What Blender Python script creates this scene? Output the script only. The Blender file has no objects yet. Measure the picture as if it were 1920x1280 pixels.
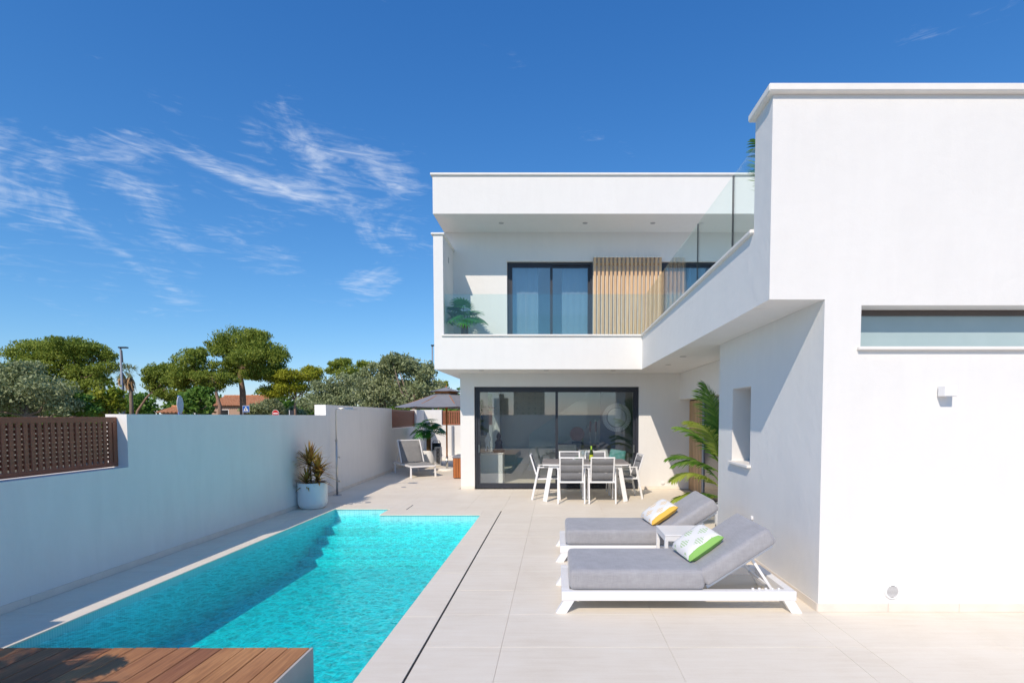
import bpy, bmesh, math, random
import numpy as np
from mathutils import Vector, Matrix, Quaternion
random.seed(7); RNG = np.random.default_rng(11)
SC = bpy.context.scene
COL = SC.collection

# ------------------------------------------------------------------ camera
PITCH = math.radians(2.5); FPX = 960.0; VX = 1042.0; HY = 780.0; CAMH = 1.65
PPY = HY + FPX*math.tan(PITCH)
cd = bpy.data.cameras.new('camera'); cam = bpy.data.objects.new('camera', cd); COL.objects.link(cam)
cd.sensor_width = 36; cd.sensor_fit = 'HORIZONTAL'; cd.lens = 18.0
cd.shift_x = (960-VX)/1920; cd.shift_y = (PPY-640)/1920
cd.clip_start = 0.05; cd.clip_end = 5000
cam.location = (0, 0, CAMH); cam.rotation_euler = (math.pi/2-PITCH, 0, 0)
SC.camera = cam

# ------------------------------------------------------------------ sky and sun
SUN = Vector((-0.477, -1.318, 1.184)).normalized()      # towards the sun
w = bpy.data.worlds.new('World'); SC.world = w; w.use_nodes = True
nt = w.node_tree; nt.nodes.clear()
def N(t, **k):
    n = nt.nodes.new(t)
    for a, b in k.items(): setattr(n, a, b)
    return n
def LK(a, b): nt.links.new(a, b)
def val(sock, v):
    if hasattr(v, 'is_linked') or isinstance(v, bpy.types.NodeSocket): LK(v, sock)
    else: sock.default_value = v
def MATH(op, a, b=None, clamp=False):
    n = N('ShaderNodeMath', operation=op); n.use_clamp = clamp; val(n.inputs[0], a)
    if b is not None: val(n.inputs[1], b)
    return n.outputs[0]
sky = N('ShaderNodeTexSky', sky_type='NISHITA'); sky.sun_disc = False
sky.sun_elevation = math.asin(SUN.z); sky.sun_rotation = math.atan2(SUN.x, SUN.y)
sky.altitude = 0; sky.air_density = 1.0; sky.dust_density = 0.1; sky.ozone_density = 3.0
tint = N('ShaderNodeMix', data_type='RGBA', blend_type='MULTIPLY'); tint.inputs['Factor'].default_value = 1; LK(sky.outputs[0], tint.inputs['A']); tint.inputs['B'].default_value = (.45, .87, 1.2, 1)
sep = N('ShaderNodeSeparateColor'); LK(tint.outputs['Result'], sep.inputs[0])
com = N('ShaderNodeCombineColor')
for k, (gm, kk) in enumerate(((1.30, .96), (.93, .92), (.68, 1.48))):      # photographic colour response of the blue sky
    LK(MATH('MULTIPLY', MATH('POWER', sep.outputs[k], gm), kk), com.inputs[k])
SKYC = com.outputs[0]
tc = N('ShaderNodeTexCoord'); D = tc.outputs['Generated']
def cloud_noise(scale, rot, loc, det, rough, dist):
    m = N('ShaderNodeMapping'); m.inputs['Rotation'].default_value = rot; m.inputs['Scale'].default_value = scale; m.inputs['Location'].default_value = loc
    LK(D, m.inputs[0]); n = N('ShaderNodeTexNoise'); n.inputs['Scale'].default_value = 1.0; n.inputs['Detail'].default_value = det
    n.inputs['Roughness'].default_value = rough; n.inputs['Distortion'].default_value = dist; LK(m.outputs[0], n.inputs['Vector']); return n.outputs['Fac']
n1 = cloud_noise((4.6, 4.2, 11), (0.1, 0.40, 0.2), (3.1, 0.4, 1.7), 8, 0.56, 1.2)
n2 = cloud_noise((16, 14, 90), (0.1, 0.62, 0.2), (1.1, 5.4, 0.7), 6, 0.6, 1.6)
n3 = cloud_noise((2.2, 2, 4.5), (0, 0.1, 0), (0.4, 2.2, 0.3), 3, 0.5, 0.4)
def blob(px, py, size):
    d = Vector(((px-VX)/FPX, 1, (HY-py)/FPX)).normalized()
    dot = N('ShaderNodeVectorMath', operation='DISTANCE'); LK(D, dot.inputs[0]); dot.inputs[1].default_value = d
    q = MATH('DIVIDE', dot.outputs['Value'], size); return MATH('SUBTRACT', 1.0, MATH('MULTIPLY', q, q), clamp=True)
bl = None
for a in ((525, 360, .19), (590, 430, .14), (30, 450, .17), (130, 458, .16), (230, 470, .15), (272, 350, .10), (690, 385, .15), (690, 525, .08), (130, 535, .09), (560, 480, .10)):
    b = blob(*a); bl = b if bl is None else MATH('MAXIMUM', bl, b)
cov = MATH('ADD', MATH('MULTIPLY', bl, 0.27), MATH('MULTIPLY', n3, 0.03))
dens = MATH('ADD', MATH('ADD', MATH('MULTIPLY', n1, 1.05), MATH('MULTIPLY', n2, .42)), MATH('ADD', cov, -.275))
mr = N('ShaderNodeMapRange'); mr.interpolation_type = 'SMOOTHSTEP'; LK(dens, mr.inputs[0])
mr.inputs[1].default_value = .66; mr.inputs[2].default_value = 1.16; mr.inputs[3].default_value = 0; mr.inputs[4].default_value = .8
mx = N('ShaderNodeMix', data_type='RGBA'); LK(mr.outputs[0], mx.inputs['Factor']); LK(SKYC, mx.inputs['A']); mx.inputs['B'].default_value = (6.6, 6.9, 7.3, 1)
bg = N('ShaderNodeBackground'); bg.inputs['Strength'].default_value = 0.100; LK(mx.outputs['Result'], bg.inputs['Color'])
wo = N('ShaderNodeOutputWorld'); LK(bg.outputs[0], wo.inputs['Surface'])
ld = bpy.data.lights.new('sun', 'SUN'); lo = bpy.data.objects.new('sun', ld); COL.objects.link(lo)
ld.energy = 2.55; ld.angle = math.radians(.53); ld.color = (1, .875, .735)
lo.rotation_euler = (-SUN).to_track_quat('-Z', 'Y').to_euler(); lo.location = SUN*40
SC.view_settings.view_transform = 'Standard'; SC.view_settings.look = 'None'; SC.view_settings.exposure = 0.6; SC.view_settings.gamma = 1
SC.view_settings.use_curve_mapping = False
SC.render.engine = 'CYCLES'
SC.cycles.max_bounces = 14; SC.cycles.diffuse_bounces = 7; SC.cycles.transparent_max_bounces = 24

# ------------------------------------------------------------------ materials
def lin(c): return c/12.92 if c <= .04045 else ((c+.055)/1.055)**2.4
def S(r, g, b): return (lin(r/255), lin(g/255), lin(b/255), 1)
class NB:
    def __init__(s, name):
        s.m = bpy.data.materials.new(name); s.m.use_nodes = True; s.t = s.m.node_tree; s.t.nodes.clear()
        s.out = s.n('ShaderNodeOutputMaterial')
    def n(s, t, ins=None, **k):
        n = s.t.nodes.new(t)
        for a, b in k.items(): setattr(n, a, b)
        for a, b in (ins or {}).items():
            if isinstance(b, bpy.types.NodeSocket): s.t.links.new(b, n.inputs[a])
            else: n.inputs[a].default_value = b
        return n
    def l(s, a, b): s.t.links.new(a, b)
    def coord(s, scale=(1, 1, 1), obj=True, rot=(0, 0, 0)):
        t = s.n('ShaderNodeTexCoord'); m = s.n('ShaderNodeMapping', {'Scale': scale, 'Rotation': rot})
        if obj: s.l(t.outputs['Object'], m.inputs[0])
        else:
            g = s.n('ShaderNodeNewGeometry'); s.l(g.outputs['Position'], m.inputs[0])
        return m.outputs[0]
    def noise(s, vec, scale, det=4, rough=.55, dist=0):
        return s.n('ShaderNodeTexNoise', {'Vector': vec, 'Scale': scale, 'Detail': det, 'Roughness': rough, 'Distortion': dist}).outputs['Fac']
    def ramp(s, fac, stops):
        r = s.n('ShaderNodeValToRGB', {'Fac': fac}); e = r.color_ramp.elements
        while len(e) < len(stops): e.new(.5)
        for i, (p, c) in enumerate(stops): e[i].position = p; e[i].color = c
        return r.outputs['Color']
    def mix(s, f, a, b, mode='MIX'):
        n = s.n('ShaderNodeMix', data_type='RGBA', blend_type=mode)
        for k, v in (('Factor', f), ('A', a), ('B', b)):
            i = n.inputs[k] if k != 'Factor' else n.inputs[0]
            if k != 'Factor': i = [x for x in n.inputs if x.name == k and x.type == 'RGBA'][0]
            if isinstance(v, bpy.types.NodeSocket): s.l(v, i)
            else: i.default_value = v
        return [o for o in n.outputs if o.type == 'RGBA'][0]
    def math(s, op, a, b=0.0, clamp=False):
        n = s.n('ShaderNodeMath', {0: a, 1: b}, operation=op); n.use_clamp = clamp; return n.outputs[0]
    def fresnel(s, ior, nm=None):
        g = s.n('ShaderNodeNewGeometry').outputs['Backfacing']
        i = s.math('ADD', s.math('MULTIPLY', g, 1/ior-ior), ior)
        f = s.n('ShaderNodeFresnel', {'IOR': i})
        if nm is not None: s.l(nm, f.inputs['Normal'])
        return f.outputs[0]
    def bump(s, h, st=.3, d=.01): return s.n('ShaderNodeBump', {'Height': h, 'Strength': st, 'Distance': d}).outputs[0]
    def pr(s, col, rough=.6, normal=None, metal=0, **k):
        p = s.n('ShaderNodeBsdfPrincipled', {'Base Color': col, 'Roughness': rough, 'Metallic': metal})
        for a, b in k.items():
            a = a.replace('_', ' ')
            if isinstance(b, bpy.types.NodeSocket): s.l(b, p.inputs[a])
            else: p.inputs[a].default_value = b
        if normal is not None: s.l(normal, p.inputs['Normal'])
        s.l(p.outputs[0], s.out.inputs['Surface']); return s.m
M = {}
def simple(name, col, rough=.5, var=.06, scale=8, bump=0, bscale=120, metal=0, **k):
    b = NB(name); v = b.coord(); nz = b.noise(v, scale, 5)
    c = b.ramp(nz, [(.25, tuple(x*(1-var) for x in col[:3])+(1,)), (.75, tuple(min(1, x*(1+var)) for x in col[:3])+(1,))])
    nm = b.bump(b.noise(v, bscale, 3), bump, .004) if bump else None
    M[name] = b.pr(c, rough, nm, metal, **k); return M[name]
# rendered, painted stucco of the walls
def stucco(name, col, st=.35, stain=.05):
    b = NB(name); v = b.coord(obj=False)
    big = b.noise(v, .9, 5, .6); st2 = b.noise(b.coord((3, 3, .5), obj=False), 2.2, 5, .65, .4)
    c = b.ramp(b.math('ADD', b.math('MULTIPLY', big, .5), b.math('MULTIPLY', st2, .5)), [(.3, tuple(x*(1-stain) for x in col[:3])+(1,)), (.62, col)])
    h = b.math('ADD', b.math('MULTIPLY', b.noise(v, 7, 4, .6), .8), b.math('ADD', b.math('MULTIPLY', b.noise(v, 2.0, 3), 1.2), b.math('MULTIPLY', b.noise(v, 90, 3), .12)))
    M[name] = b.pr(c, .92, b.bump(h, st, .012))
stucco('stucco', (.785, .775, .75, 1), .45, .045); stucco('wall_stucco', (.86, .84, .80, 1), .55, .09)
simple('cap_stone', (.82, .79, .74, 1), .7, .04, 5, .1)
simple('white_metal', (.83, .83, .83, 1), .38, .02, 3)
simple('dark_frame', S(44, 47, 56), .42, .08, 4)
simple('grey_frame', S(140, 146, 156), .45, .05, 4)
simple('pot_white', (.78, .79, .80, 1), .45, .02, 6)
simple('pot_soil', S(70, 52, 40), .95, .3, 40, .6, 60)
simple('steel', (.58, .57, .54, 1), .28, .05, 3, metal=1)
simple('grey_steel', (.45, .45, .45, 1), .5, .08, 3, metal=.6)
simple('brown_metal', S(150, 92, 66), .5, .08, 6)
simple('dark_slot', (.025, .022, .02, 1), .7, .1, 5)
simple('black_plastic', (.015, .015, .018, 1), .35, .1, 5)
simple('parasol_grey', S(128, 130, 138), .9, .06, 6, .25, 300)
simple('parasol_wood', S(176, 112, 58), .5, .12, 12)
simple('plaster_in', (.75, .75, .73, 1), .9, .03, 3)
simple('curtain', (.30, .33, .36, 1), .9, .03, 6)
simple('sofa_fabric', S(88, 92, 100), .95, .12, 30, .3, 250)
simple('teal_fabric', S(90, 160, 160), .95, .1, 30, .3, 250)
simple('stripe_fabric', S(200, 200, 202), .95, .06, 30, .3, 250)
simple('bronze', S(92, 70, 52), .45, .2, 20, .2, 60, metal=.3)
simple('clay', S(190, 120, 84), .85, .15, 8, .3, 60)
simple('screen_black', (.01, .01, .012, 1), .15, .05, 3)
simple('asphalt', (.055, .055, .056, 1), .9, .2, 30, .5, 200)
simple('strip_frame', S(88, 80, 76), .5, .08, 6)
simple('deck_stone', (.50, .455, .41, 1), .8, .08, 5, .2)
simple('bark', S(150, 122, 104), .95, .3, 6, .9, 14)
simple('pale_bark', S(134, 118, 104), .95, .25, 6, .9, 14)
simple('dead_frond', S(164, 132, 92), .9, .2, 6)
simple('tower_wall', S(170, 152, 134), .9, .08, 2)
simple('sign_white', (.8, .8, .8, 1), .4, .03, 5)
simple('sign_blue', S(22, 88, 170), .4, .05, 5)
simple('sign_red', S(196, 30, 30), .4, .05, 5)
simple('sign_black', (.02, .02, .02, 1), .5, .05, 5)
simple('label_yellow', S(186, 196, 40), .6, .06, 20)
simple('foil_green', S(150, 190, 40), .35, .1, 20)
simple('bottle_green', S(52, 66, 12), .12, .1, 5)
simple('stem_brown', S(120, 92, 60), .8, .25, 14, .5, 40)
simple('painting', S(166, 130, 122), .8, .3, 5)

def terrace_tile():
    b = NB('terrace_tile'); v = b.coord(obj=False); inf = b.n('ShaderNodeObjectInfo')
    cl = b.noise(v, 1.6, 6, .62, .6); st = b.noise(b.coord((.7, 7, 1), obj=False), 3.0, 6, .65, .5); fine = b.noise(v, 55, 3)
    f = b.math('ADD', b.math('MULTIPLY', cl, .45), b.math('ADD', b.math('MULTIPLY', st, .42), b.math('MULTIPLY', fine, .13)))
    c = b.ramp(f, [(.30, (.73, .645, .52, 1)), (.5, (.80, .725, .605, 1)), (.70, (.845, .785, .675, 1))])
    h = b.n('ShaderNodeHueSaturation', {'Color': c, 'Value': b.math('ADD', b.math('MULTIPLY', inf.outputs['Random'], .035), .98)})
    M['tile'] = b.pr(h.outputs[0], .62, b.bump(b.math('ADD', b.math('MULTIPLY', fine, .4), st), .12, .004))
terrace_tile()
simple('grout', (.60, .54, .47, 1), .95, .1, 20)
simple('skirting', (.77, .705, .62, 1), .65, .08, 5)
def planks():
    b = NB('deck_wood'); inf = b.n('ShaderNodeObjectInfo')
    t = b.n('ShaderNodeTexCoord'); off = b.n('ShaderNodeVectorMath', {0: t.outputs['Object'], 1: inf.outputs['Location']}, operation='ADD')
    m = b.n('ShaderNodeMapping', {'Vector': off.outputs[0], 'Scale': (28, 1.6, 8)})
    g = b.noise(m.outputs[0], 1.6, 8, .65, .8); k = b.noise(off.outputs[0], 2.5, 3); fn = b.noise(m.outputs[0], 9, 3)
    c = b.ramp(b.math('ADD', b.math('MULTIPLY', g, .7), b.math('MULTIPLY', k, .3)), [(.3, S(130, 84, 52)), (.5, S(172, 116, 74)), (.72, S(202, 146, 98))])
    h = b.n('ShaderNodeHueSaturation', {'Color': c, 'Hue': b.math('ADD', b.math('MULTIPLY', inf.outputs['Random'], .012), .497), 'Value': b.math('ADD', b.math('MULTIPLY', inf.outputs['Random'], .42), .76)})
    M['deck_wood'] = b.pr(h.outputs[0], .6, b.bump(b.math('ADD', g, b.math('MULTIPLY', fn, .5)), .35, .003))
planks()
def slat_wood(name, a, c_):
    b = NB(name); inf = b.n('ShaderNodeObjectInfo'); t = b.n('ShaderNodeTexCoord')
    off = b.n('ShaderNodeVectorMath', {0: t.outputs['Object'], 1: inf.outputs['Location']}, operation='ADD')
    m = b.n('ShaderNodeMapping', {'Vector': off.outputs[0], 'Scale': (20, 20, 1.2)}); g = b.noise(m.outputs[0], 2, 6, .6, .6)
    c = b.ramp(g, [(.3, a), (.7, c_)])
    h = b.n('ShaderNodeHueSaturation', {'Color': c, 'Value': b.math('ADD', b.math('MULTIPLY', inf.outputs['Random'], .22), .88)})
    M[name] = b.pr(h.outputs[0], .6)
slat_wood('slat_wood', S(196, 158, 118), S(218, 184, 142)); slat_wood('box_wood', S(150, 84, 36), S(184, 112, 56))
def fabric(name, col):
    b = NB(name); v = b.coord()
    a = b.noise(b.coord((260, 12, 12)), 1, 3, .6); c2 = b.noise(b.coord((12, 12, 260)), 1, 3, .6); d = b.noise(b.coord((12, 260, 12)), 1, 3, .6)
    f = b.math('MULTIPLY', b.math('ADD', a, b.math('ADD', c2, d)), .333)
    f = b.math('ADD', b.math('MULTIPLY', f, .75), b.math('MULTIPLY', b.noise(v, 5, 4), .25))
    c = b.ramp(f, [(.36, tuple(x*.80 for x in col[:3])+(1,)), (.62, tuple(min(1, x*1.14) for x in col[:3])+(1,))])
    M[name] = b.pr(c, .95, b.bump(b.math('ADD', f, b.math('MULTIPLY', b.noise(v, 7, 3), .5)), .35, .006), Sheen_Weight=.25)
fabric('cushion_grey', S(160, 160, 164)); fabric('mesh_grey', S(120, 121, 124)); fabric('mesh_light', S(132, 132, 132))
def table_slats():
    b = NB('table_top'); g = b.noise(b.coord((2, 30, 8)), 2, 6, .6, .5)
    M['table_top'] = b.pr(b.ramp(g, [(.3, S(112, 106, 104)), (.7, S(156, 150, 148))]), .6)
table_slats()
def pillow(name, col):
    b = NB(name); t = b.n('ShaderNodeTexCoord'); sp = b.n('ShaderNodeSeparateXYZ', {0: t.outputs['Object']})
    x, y = sp.outputs[0], sp.outputs[1]
    u = b.math('MULTIPLY', b.math('ADD', x, y), 9.5); v2 = b.math('MULTIPLY', b.math('SUBTRACT', x, y), 9.5)
    def tri(k): return b.math('PINGPONG', k, 1.0)
    a = b.math('GREATER_THAN', tri(u), .45); c2 = b.math('GREATER_THAN', tri(v2), .45)
    both = b.math('MULTIPLY', a, c2); stripe = b.math('GREATER_THAN', b.math('PINGPONG', b.math('MULTIPLY', x, 90), 1.0), .42)
    f = b.math('MULTIPLY', both, stripe)
    edge = b.math('GREATER_THAN', b.math('MULTIPLY', y, -1.0), .165)
    face = b.mix(b.math('MULTIPLY', f, .6), (.80, .80, .78, 1), col)
    c = b.mix(edge, face, col)
    knit = b.noise(b.coord((90, 90, 90)), 1, 3)
    M[name] = b.pr(c, .95, b.bump(b.math('ADD', knit, b.math('MULTIPLY', both, .6)), .6, .006))
pillow('pillow_green', S(140, 190, 100)); pillow('pillow_yellow', S(232, 186, 84))
def leafmat(name, stops, trans=.3, scale=1.5, rough=.6):
    b = NB(name); g = b.n('ShaderNodeNewGeometry'); nz = b.noise(b.coord(obj=False), scale, 4)
    f = b.math('ADD', b.math('MULTIPLY', g.outputs['Random Per Island'], .36), b.math('MULTIPLY', nz, .68))
    c = b.ramp(f, stops)
    p = b.n('ShaderNodeBsdfPrincipled', {'Base Color': c, 'Roughness': rough}); p.inputs['Specular IOR Level'].default_value = .25
    tr = b.n('ShaderNodeBsdfTranslucent', {'Color': c}); mx = b.n('ShaderNodeMixShader', {0: trans}); b.l(p.outputs[0], mx.inputs[1]); b.l(tr.outputs[0], mx.inputs[2])
    b.l(mx.outputs[0], b.out.inputs['Surface']); M[name] = b.m
leafmat('pine_leaf', [(.2, S(100, 122, 48)), (.5, S(138, 154, 62)), (.85, S(172, 180, 84))], .35, .5)
leafmat('pine_yellow', [(.2, S(126, 136, 40)), (.5, S(166, 170, 52)), (.85, S(198, 196, 72))], .35, .5)
leafmat('olive_leaf', [(.2, S(114, 128, 84)), (.5, S(148, 158, 112)), (.85, S(184, 188, 146))], .25, .6)
leafmat('green_leaf', [(.2, S(66, 104, 40)), (.5, S(104, 142, 58)), (.85, S(150, 176, 88))], .35, .6)
leafmat('lime_leaf', [(.2, S(92, 118, 34)), (.5, S(140, 152, 48)), (.85, S(184, 176, 74))], .35, .6)
leafmat('palm_leaf', [(.2, S(58, 100, 42)), (.5, S(98, 140, 58)), (.85, S(148, 174, 84))], .35, 3, .4)
leafmat('palm_light', [(.2, S(128, 150, 54)), (.5, S(164, 180, 78)), (.85, S(194, 200, 108))], .4, 3, .45)
leafmat('fan_leaf', [(.2, S(26, 86, 34)), (.5, S(52, 122, 50)), (.85, S(96, 156, 70))], .35, 3, .35)
leafmat('cordyline_leaf', [(.15, S(130, 62, 52)), (.45, S(158, 122, 62)), (.8, S(196, 176, 86))], .25, 6, .4)
leafmat('succulent_leaf', [(.2, S(40, 92, 60)), (.8, S(96, 146, 96))], .2, 6, .5)
def roof_tiles():
    b = NB('roof_tile'); nz = b.noise(b.coord(), 9, 5)
    M['roof_tile'] = b.pr(b.ramp(nz, [(.3, S(158, 96, 62)), (.55, S(206, 146, 104)), (.75, S(228, 182, 140))]), .9, b.bump(nz, .5, .03))
roof_tiles()
def brickmat():
    b = NB('brick_far'); br = b.n('ShaderNodeTexBrick', {'Vector': b.coord(), 'Color1': S(172, 96, 66), 'Color2': S(150, 82, 58), 'Mortar': S(180, 150, 130), 'Scale': 3.0})
    M['brick_far'] = b.pr(br.outputs[0], .9)
brickmat()
def glass(name, tint, base, gloss=.0, rough=.0):
    b = NB(name); f = b.math('ADD', b.fresnel(1.5), base, True)
    t = b.n('ShaderNodeBsdfTransparent', {'Color': tint}); g = b.n('ShaderNodeBsdfGlossy', {'Color': (1, 1, 1, 1), 'Roughness': rough})
    mx = b.n('ShaderNodeMixShader', {0: f}); b.l(t.outputs[0], mx.inputs[1]); b.l(g.outputs[0], mx.inputs[2]); b.l(mx.outputs[0], b.out.inputs['Surface']); M[name] = b.m
glass('door_glass', (.93, .955, .95, 1), .045); glass('window_glass', (.88, .94, .96, 1), .10)
glass('rail_glass', (.90, .965, .955, 1), .0); glass('drink_glass', (.95, .97, .97, 1), .03)
def frosted():
    b = NB('frosted_glass'); nz = b.noise(b.coord(), 3, 3)
    M['frosted_glass'] = b.pr(b.ramp(nz, [(.3, (.36, .46, .47, 1)), (.7, (.40, .50, .51, 1))]), .25)
frosted()
def water():
    b = NB('water'); v = b.coord(obj=False)
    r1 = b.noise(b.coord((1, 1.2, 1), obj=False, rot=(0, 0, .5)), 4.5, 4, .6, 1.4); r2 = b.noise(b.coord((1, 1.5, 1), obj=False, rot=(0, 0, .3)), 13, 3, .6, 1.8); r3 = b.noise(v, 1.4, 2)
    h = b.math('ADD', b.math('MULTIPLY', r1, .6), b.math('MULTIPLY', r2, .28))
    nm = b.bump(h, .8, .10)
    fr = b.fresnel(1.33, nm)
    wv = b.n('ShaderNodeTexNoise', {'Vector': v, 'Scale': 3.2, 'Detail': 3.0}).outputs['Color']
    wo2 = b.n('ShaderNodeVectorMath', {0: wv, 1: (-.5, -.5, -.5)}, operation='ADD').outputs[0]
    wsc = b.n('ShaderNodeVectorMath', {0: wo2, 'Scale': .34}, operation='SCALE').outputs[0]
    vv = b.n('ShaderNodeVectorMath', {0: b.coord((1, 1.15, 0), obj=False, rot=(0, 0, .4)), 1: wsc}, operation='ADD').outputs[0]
    def caustic_net(scale, wdt):
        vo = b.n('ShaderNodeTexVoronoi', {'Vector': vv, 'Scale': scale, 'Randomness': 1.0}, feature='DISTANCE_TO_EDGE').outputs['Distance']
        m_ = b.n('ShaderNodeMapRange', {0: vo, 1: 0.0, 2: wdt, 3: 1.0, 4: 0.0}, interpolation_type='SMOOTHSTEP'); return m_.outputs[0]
    caustic_tint = b.math('ADD', b.math('MULTIPLY', caustic_net(7.5, .26), .34), b.math('ADD', b.math('MULTIPLY', caustic_net(19, .32), .34), b.math('MULTIPLY', b.math('SUBTRACT', r2, .5), .7)))  # caustic light lines painted into the water's transmission colour
    caustic_tint = b.math('MAXIMUM', b.math('ADD', caustic_tint, b.math('ADD', b.math('MULTIPLY', r3, .3), .62)), .45)
    tcol = b.n('ShaderNodeCombineColor', {0: caustic_tint, 1: caustic_tint, 2: caustic_tint})
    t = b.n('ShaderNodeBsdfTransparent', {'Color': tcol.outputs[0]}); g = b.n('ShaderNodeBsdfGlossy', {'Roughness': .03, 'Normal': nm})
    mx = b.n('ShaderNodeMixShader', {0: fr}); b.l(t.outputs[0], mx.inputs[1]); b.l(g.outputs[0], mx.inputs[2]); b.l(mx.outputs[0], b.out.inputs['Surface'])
    va = b.n('ShaderNodeVolumeAbsorption', {'Color': (.03, .93, .93, 1), 'Density': 2.2}); b.l(va.outputs[0], b.out.inputs['Volume'])
    M['water'] = b.m
water()
def mosaic():
    b = NB('pool_mosaic'); br = b.n('ShaderNodeTexBrick', {'Vector': b.coord(obj=False), 'Color1': (.28, .72, .74, 1), 'Color2': (.24, .67, .70, 1), 'Mortar': (.38, .79, .80, 1), 'Scale': 12.0}, offset=0.0)
    br.inputs['Mortar Size'].default_value = .03; br.inputs['Brick Width'].default_value = .5
    M['pool_mosaic'] = b.pr(br.outputs[0], .4)
mosaic()
def ground_mat():
    b = NB('dry_ground'); v = b.coord(obj=False); f = b.math('ADD', b.math('MULTIPLY', b.noise(v, .15, 5), .6), b.math('MULTIPLY', b.noise(v, 3, 5), .4))
    M['dry_ground'] = b.pr(b.ramp(f, [(.35, (.12, .11, .06, 1)), (.65, (.26, .22, .15, 1))]), .95, b.bump(f, .6, .05))
ground_mat()

# ------------------------------------------------------------------ mesh helpers
def obj(name, bm, mat, parent=None, smooth=False, loc=None):
    me = bpy.data.meshes.new(name); bmesh.ops.recalc_face_normals(bm, faces=bm.faces); bm.to_mesh(me); bm.free()
    if smooth:
        for p in me.polygons: p.use_smooth = True
    return mobj(name, me, mat, parent, loc)
def mobj(name, me, mat, parent=None, loc=None):
    if mat and not me.materials: me.materials.append(M[mat])
    o = bpy.data.objects.new(name, me); COL.objects.link(o)
    if parent: o.parent = parent
    if loc: o.location = loc
    return o
def tag(o, label, cat, group=None):
    o['label'] = label; o['category'] = cat
    if group: o['group'] = group
    return o
def thing(name, label, cat, loc=(0, 0, 0), rz=0, group=None):
    o = bpy.data.objects.new(name, None); COL.objects.link(o); o.location = loc; o.rotation_euler = (0, 0, rz); o.empty_display_size = .1
    return tag(o, label, cat, group)
def struct(o, kind='structure'): o['kind'] = kind; return o
def NBM(): return bmesh.new()
def box(bm, x0, x1, y0, y1, z0, z1, bev=0, mat=None, seg=1):
    r = bmesh.ops.create_cube(bm, size=1); vs = r['verts']
    for v in vs: v.co = Vector(((x0+x1)/2+v.co.x*(x1-x0), (y0+y1)/2+v.co.y*(y1-y0), (z0+z1)/2+v.co.z*(z1-z0)))
    if bev:
        es = list({e for v in vs for e in v.link_edges}); rr = bmesh.ops.bevel(bm, geom=es, offset=bev, segments=seg, affect='EDGES', profile=.6)
        vs = list({v for f in rr['faces'] for v in f.verts} | {v for v in vs if v.is_valid})
    if mat is not None: bmesh.ops.transform(bm, matrix=mat, verts=[v for v in vs if v.is_valid])
    return bm
def bar(bm, p, q, wx, wy, bev=0, up=(0, 0, 1)):
    p = Vector(p); q = Vector(q); d = q-p; L = d.length; z = d.normalized(); u = Vector(up)
    if abs(z.dot(u)) > .98: u = Vector((0, 1, 0))
    x = u.cross(z).normalized(); y = z.cross(x)
    m = Matrix((x, y, z)).transposed().to_4x4(); m.translation = (p+q)/2
    return box(bm, -wx/2, wx/2, -wy/2, wy/2, -L/2, L/2, bev, m)
def tube(bm, pts, rad, n=8, cap=True):
    pts = [Vector(p) for p in pts]; k = len(pts)
    rad = rad if hasattr(rad, '__len__') else [rad]*k; rings = []
    px = None
    for i, p in enumerate(pts):
        t = (pts[min(i+1, k-1)]-pts[max(i-1, 0)]).normalized()
        if px is None: a = Vector((0, 0, 1)) if abs(t.z) < .9 else Vector((1, 0, 0)); px = a.cross(t).normalized()
        else: px = (px-t*px.dot(t)).normalized()
        py = t.cross(px)
        rings.append([bm.verts.new(p+(px*math.cos(2*math.pi*j/n)+py*math.sin(2*math.pi*j/n))*rad[i]) for j in range(n)])
    for a, b in zip(rings, rings[1:]):
        for j in range(n): bm.faces.new((a[j], a[(j+1) % n], b[(j+1) % n], b[j]))
    if cap: bm.faces.new(rings[0][::-1]); bm.faces.new(rings[-1])
    return bm
def lathe(bm, prof, n=32, c=(0, 0, 0)):
    rings = []
    for r, z in prof:
        if r < 1e-5: rings.append([bm.verts.new((c[0], c[1], c[2]+z))])
        else: rings.append([bm.verts.new((c[0]+r*math.cos(2*math.pi*j/n), c[1]+r*math.sin(2*math.pi*j/n), c[2]+z)) for j in range(n)])
    for a, b in zip(rings, rings[1:]):
        for j in range(n):
            k = (j+1) % n
            if len(a) == 1 and len(b) == 1: continue
            if len(a) == 1: bm.faces.new((a[0], b[j], b[k]))
            elif len(b) == 1: bm.faces.new((a[j], a[k], b[0]))
            else: bm.faces.new((a[j], a[k], b[k], b[j]))
    return bm
def prism(bm, poly, y0, y1):          # polygon in xz, extruded along y
    a = [bm.verts.new((x, y0, z)) for x, z in poly]; b = [bm.verts.new((x, y1, z)) for x, z in poly]; n = len(poly)
    bm.faces.new(a); bm.faces.new(b[::-1])
    for i in range(n): bm.faces.new((a[i], b[i], b[(i+1) % n], a[(i+1) % n]))
    return bm
def pmesh(name, V, F, mat, parent=None, smooth=False):
    me = bpy.data.meshes.new(name); me.from_pydata(V, [], F); me.update()
    if smooth:
        for p in me.polygons: p.use_smooth = True
    return mobj(name, me, mat, parent)
def copy_tree(o, parent=None):
    c = o.copy(); COL.objects.link(c); c.parent = parent
    for ch in o.children: copy_tree(ch, c)
    return c
def at(px, py, Y):                    # photograph pixel -> point on the plane y = Y
    d = Vector(((px-VX)/FPX, math.cos(PITCH)+math.sin(PITCH)*(PPY-py)/FPX, -math.sin(PITCH)+math.cos(PITCH)*(PPY-py)/FPX))
    return Vector((0, 0, CAMH))+d*(Y/d.y)

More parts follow.
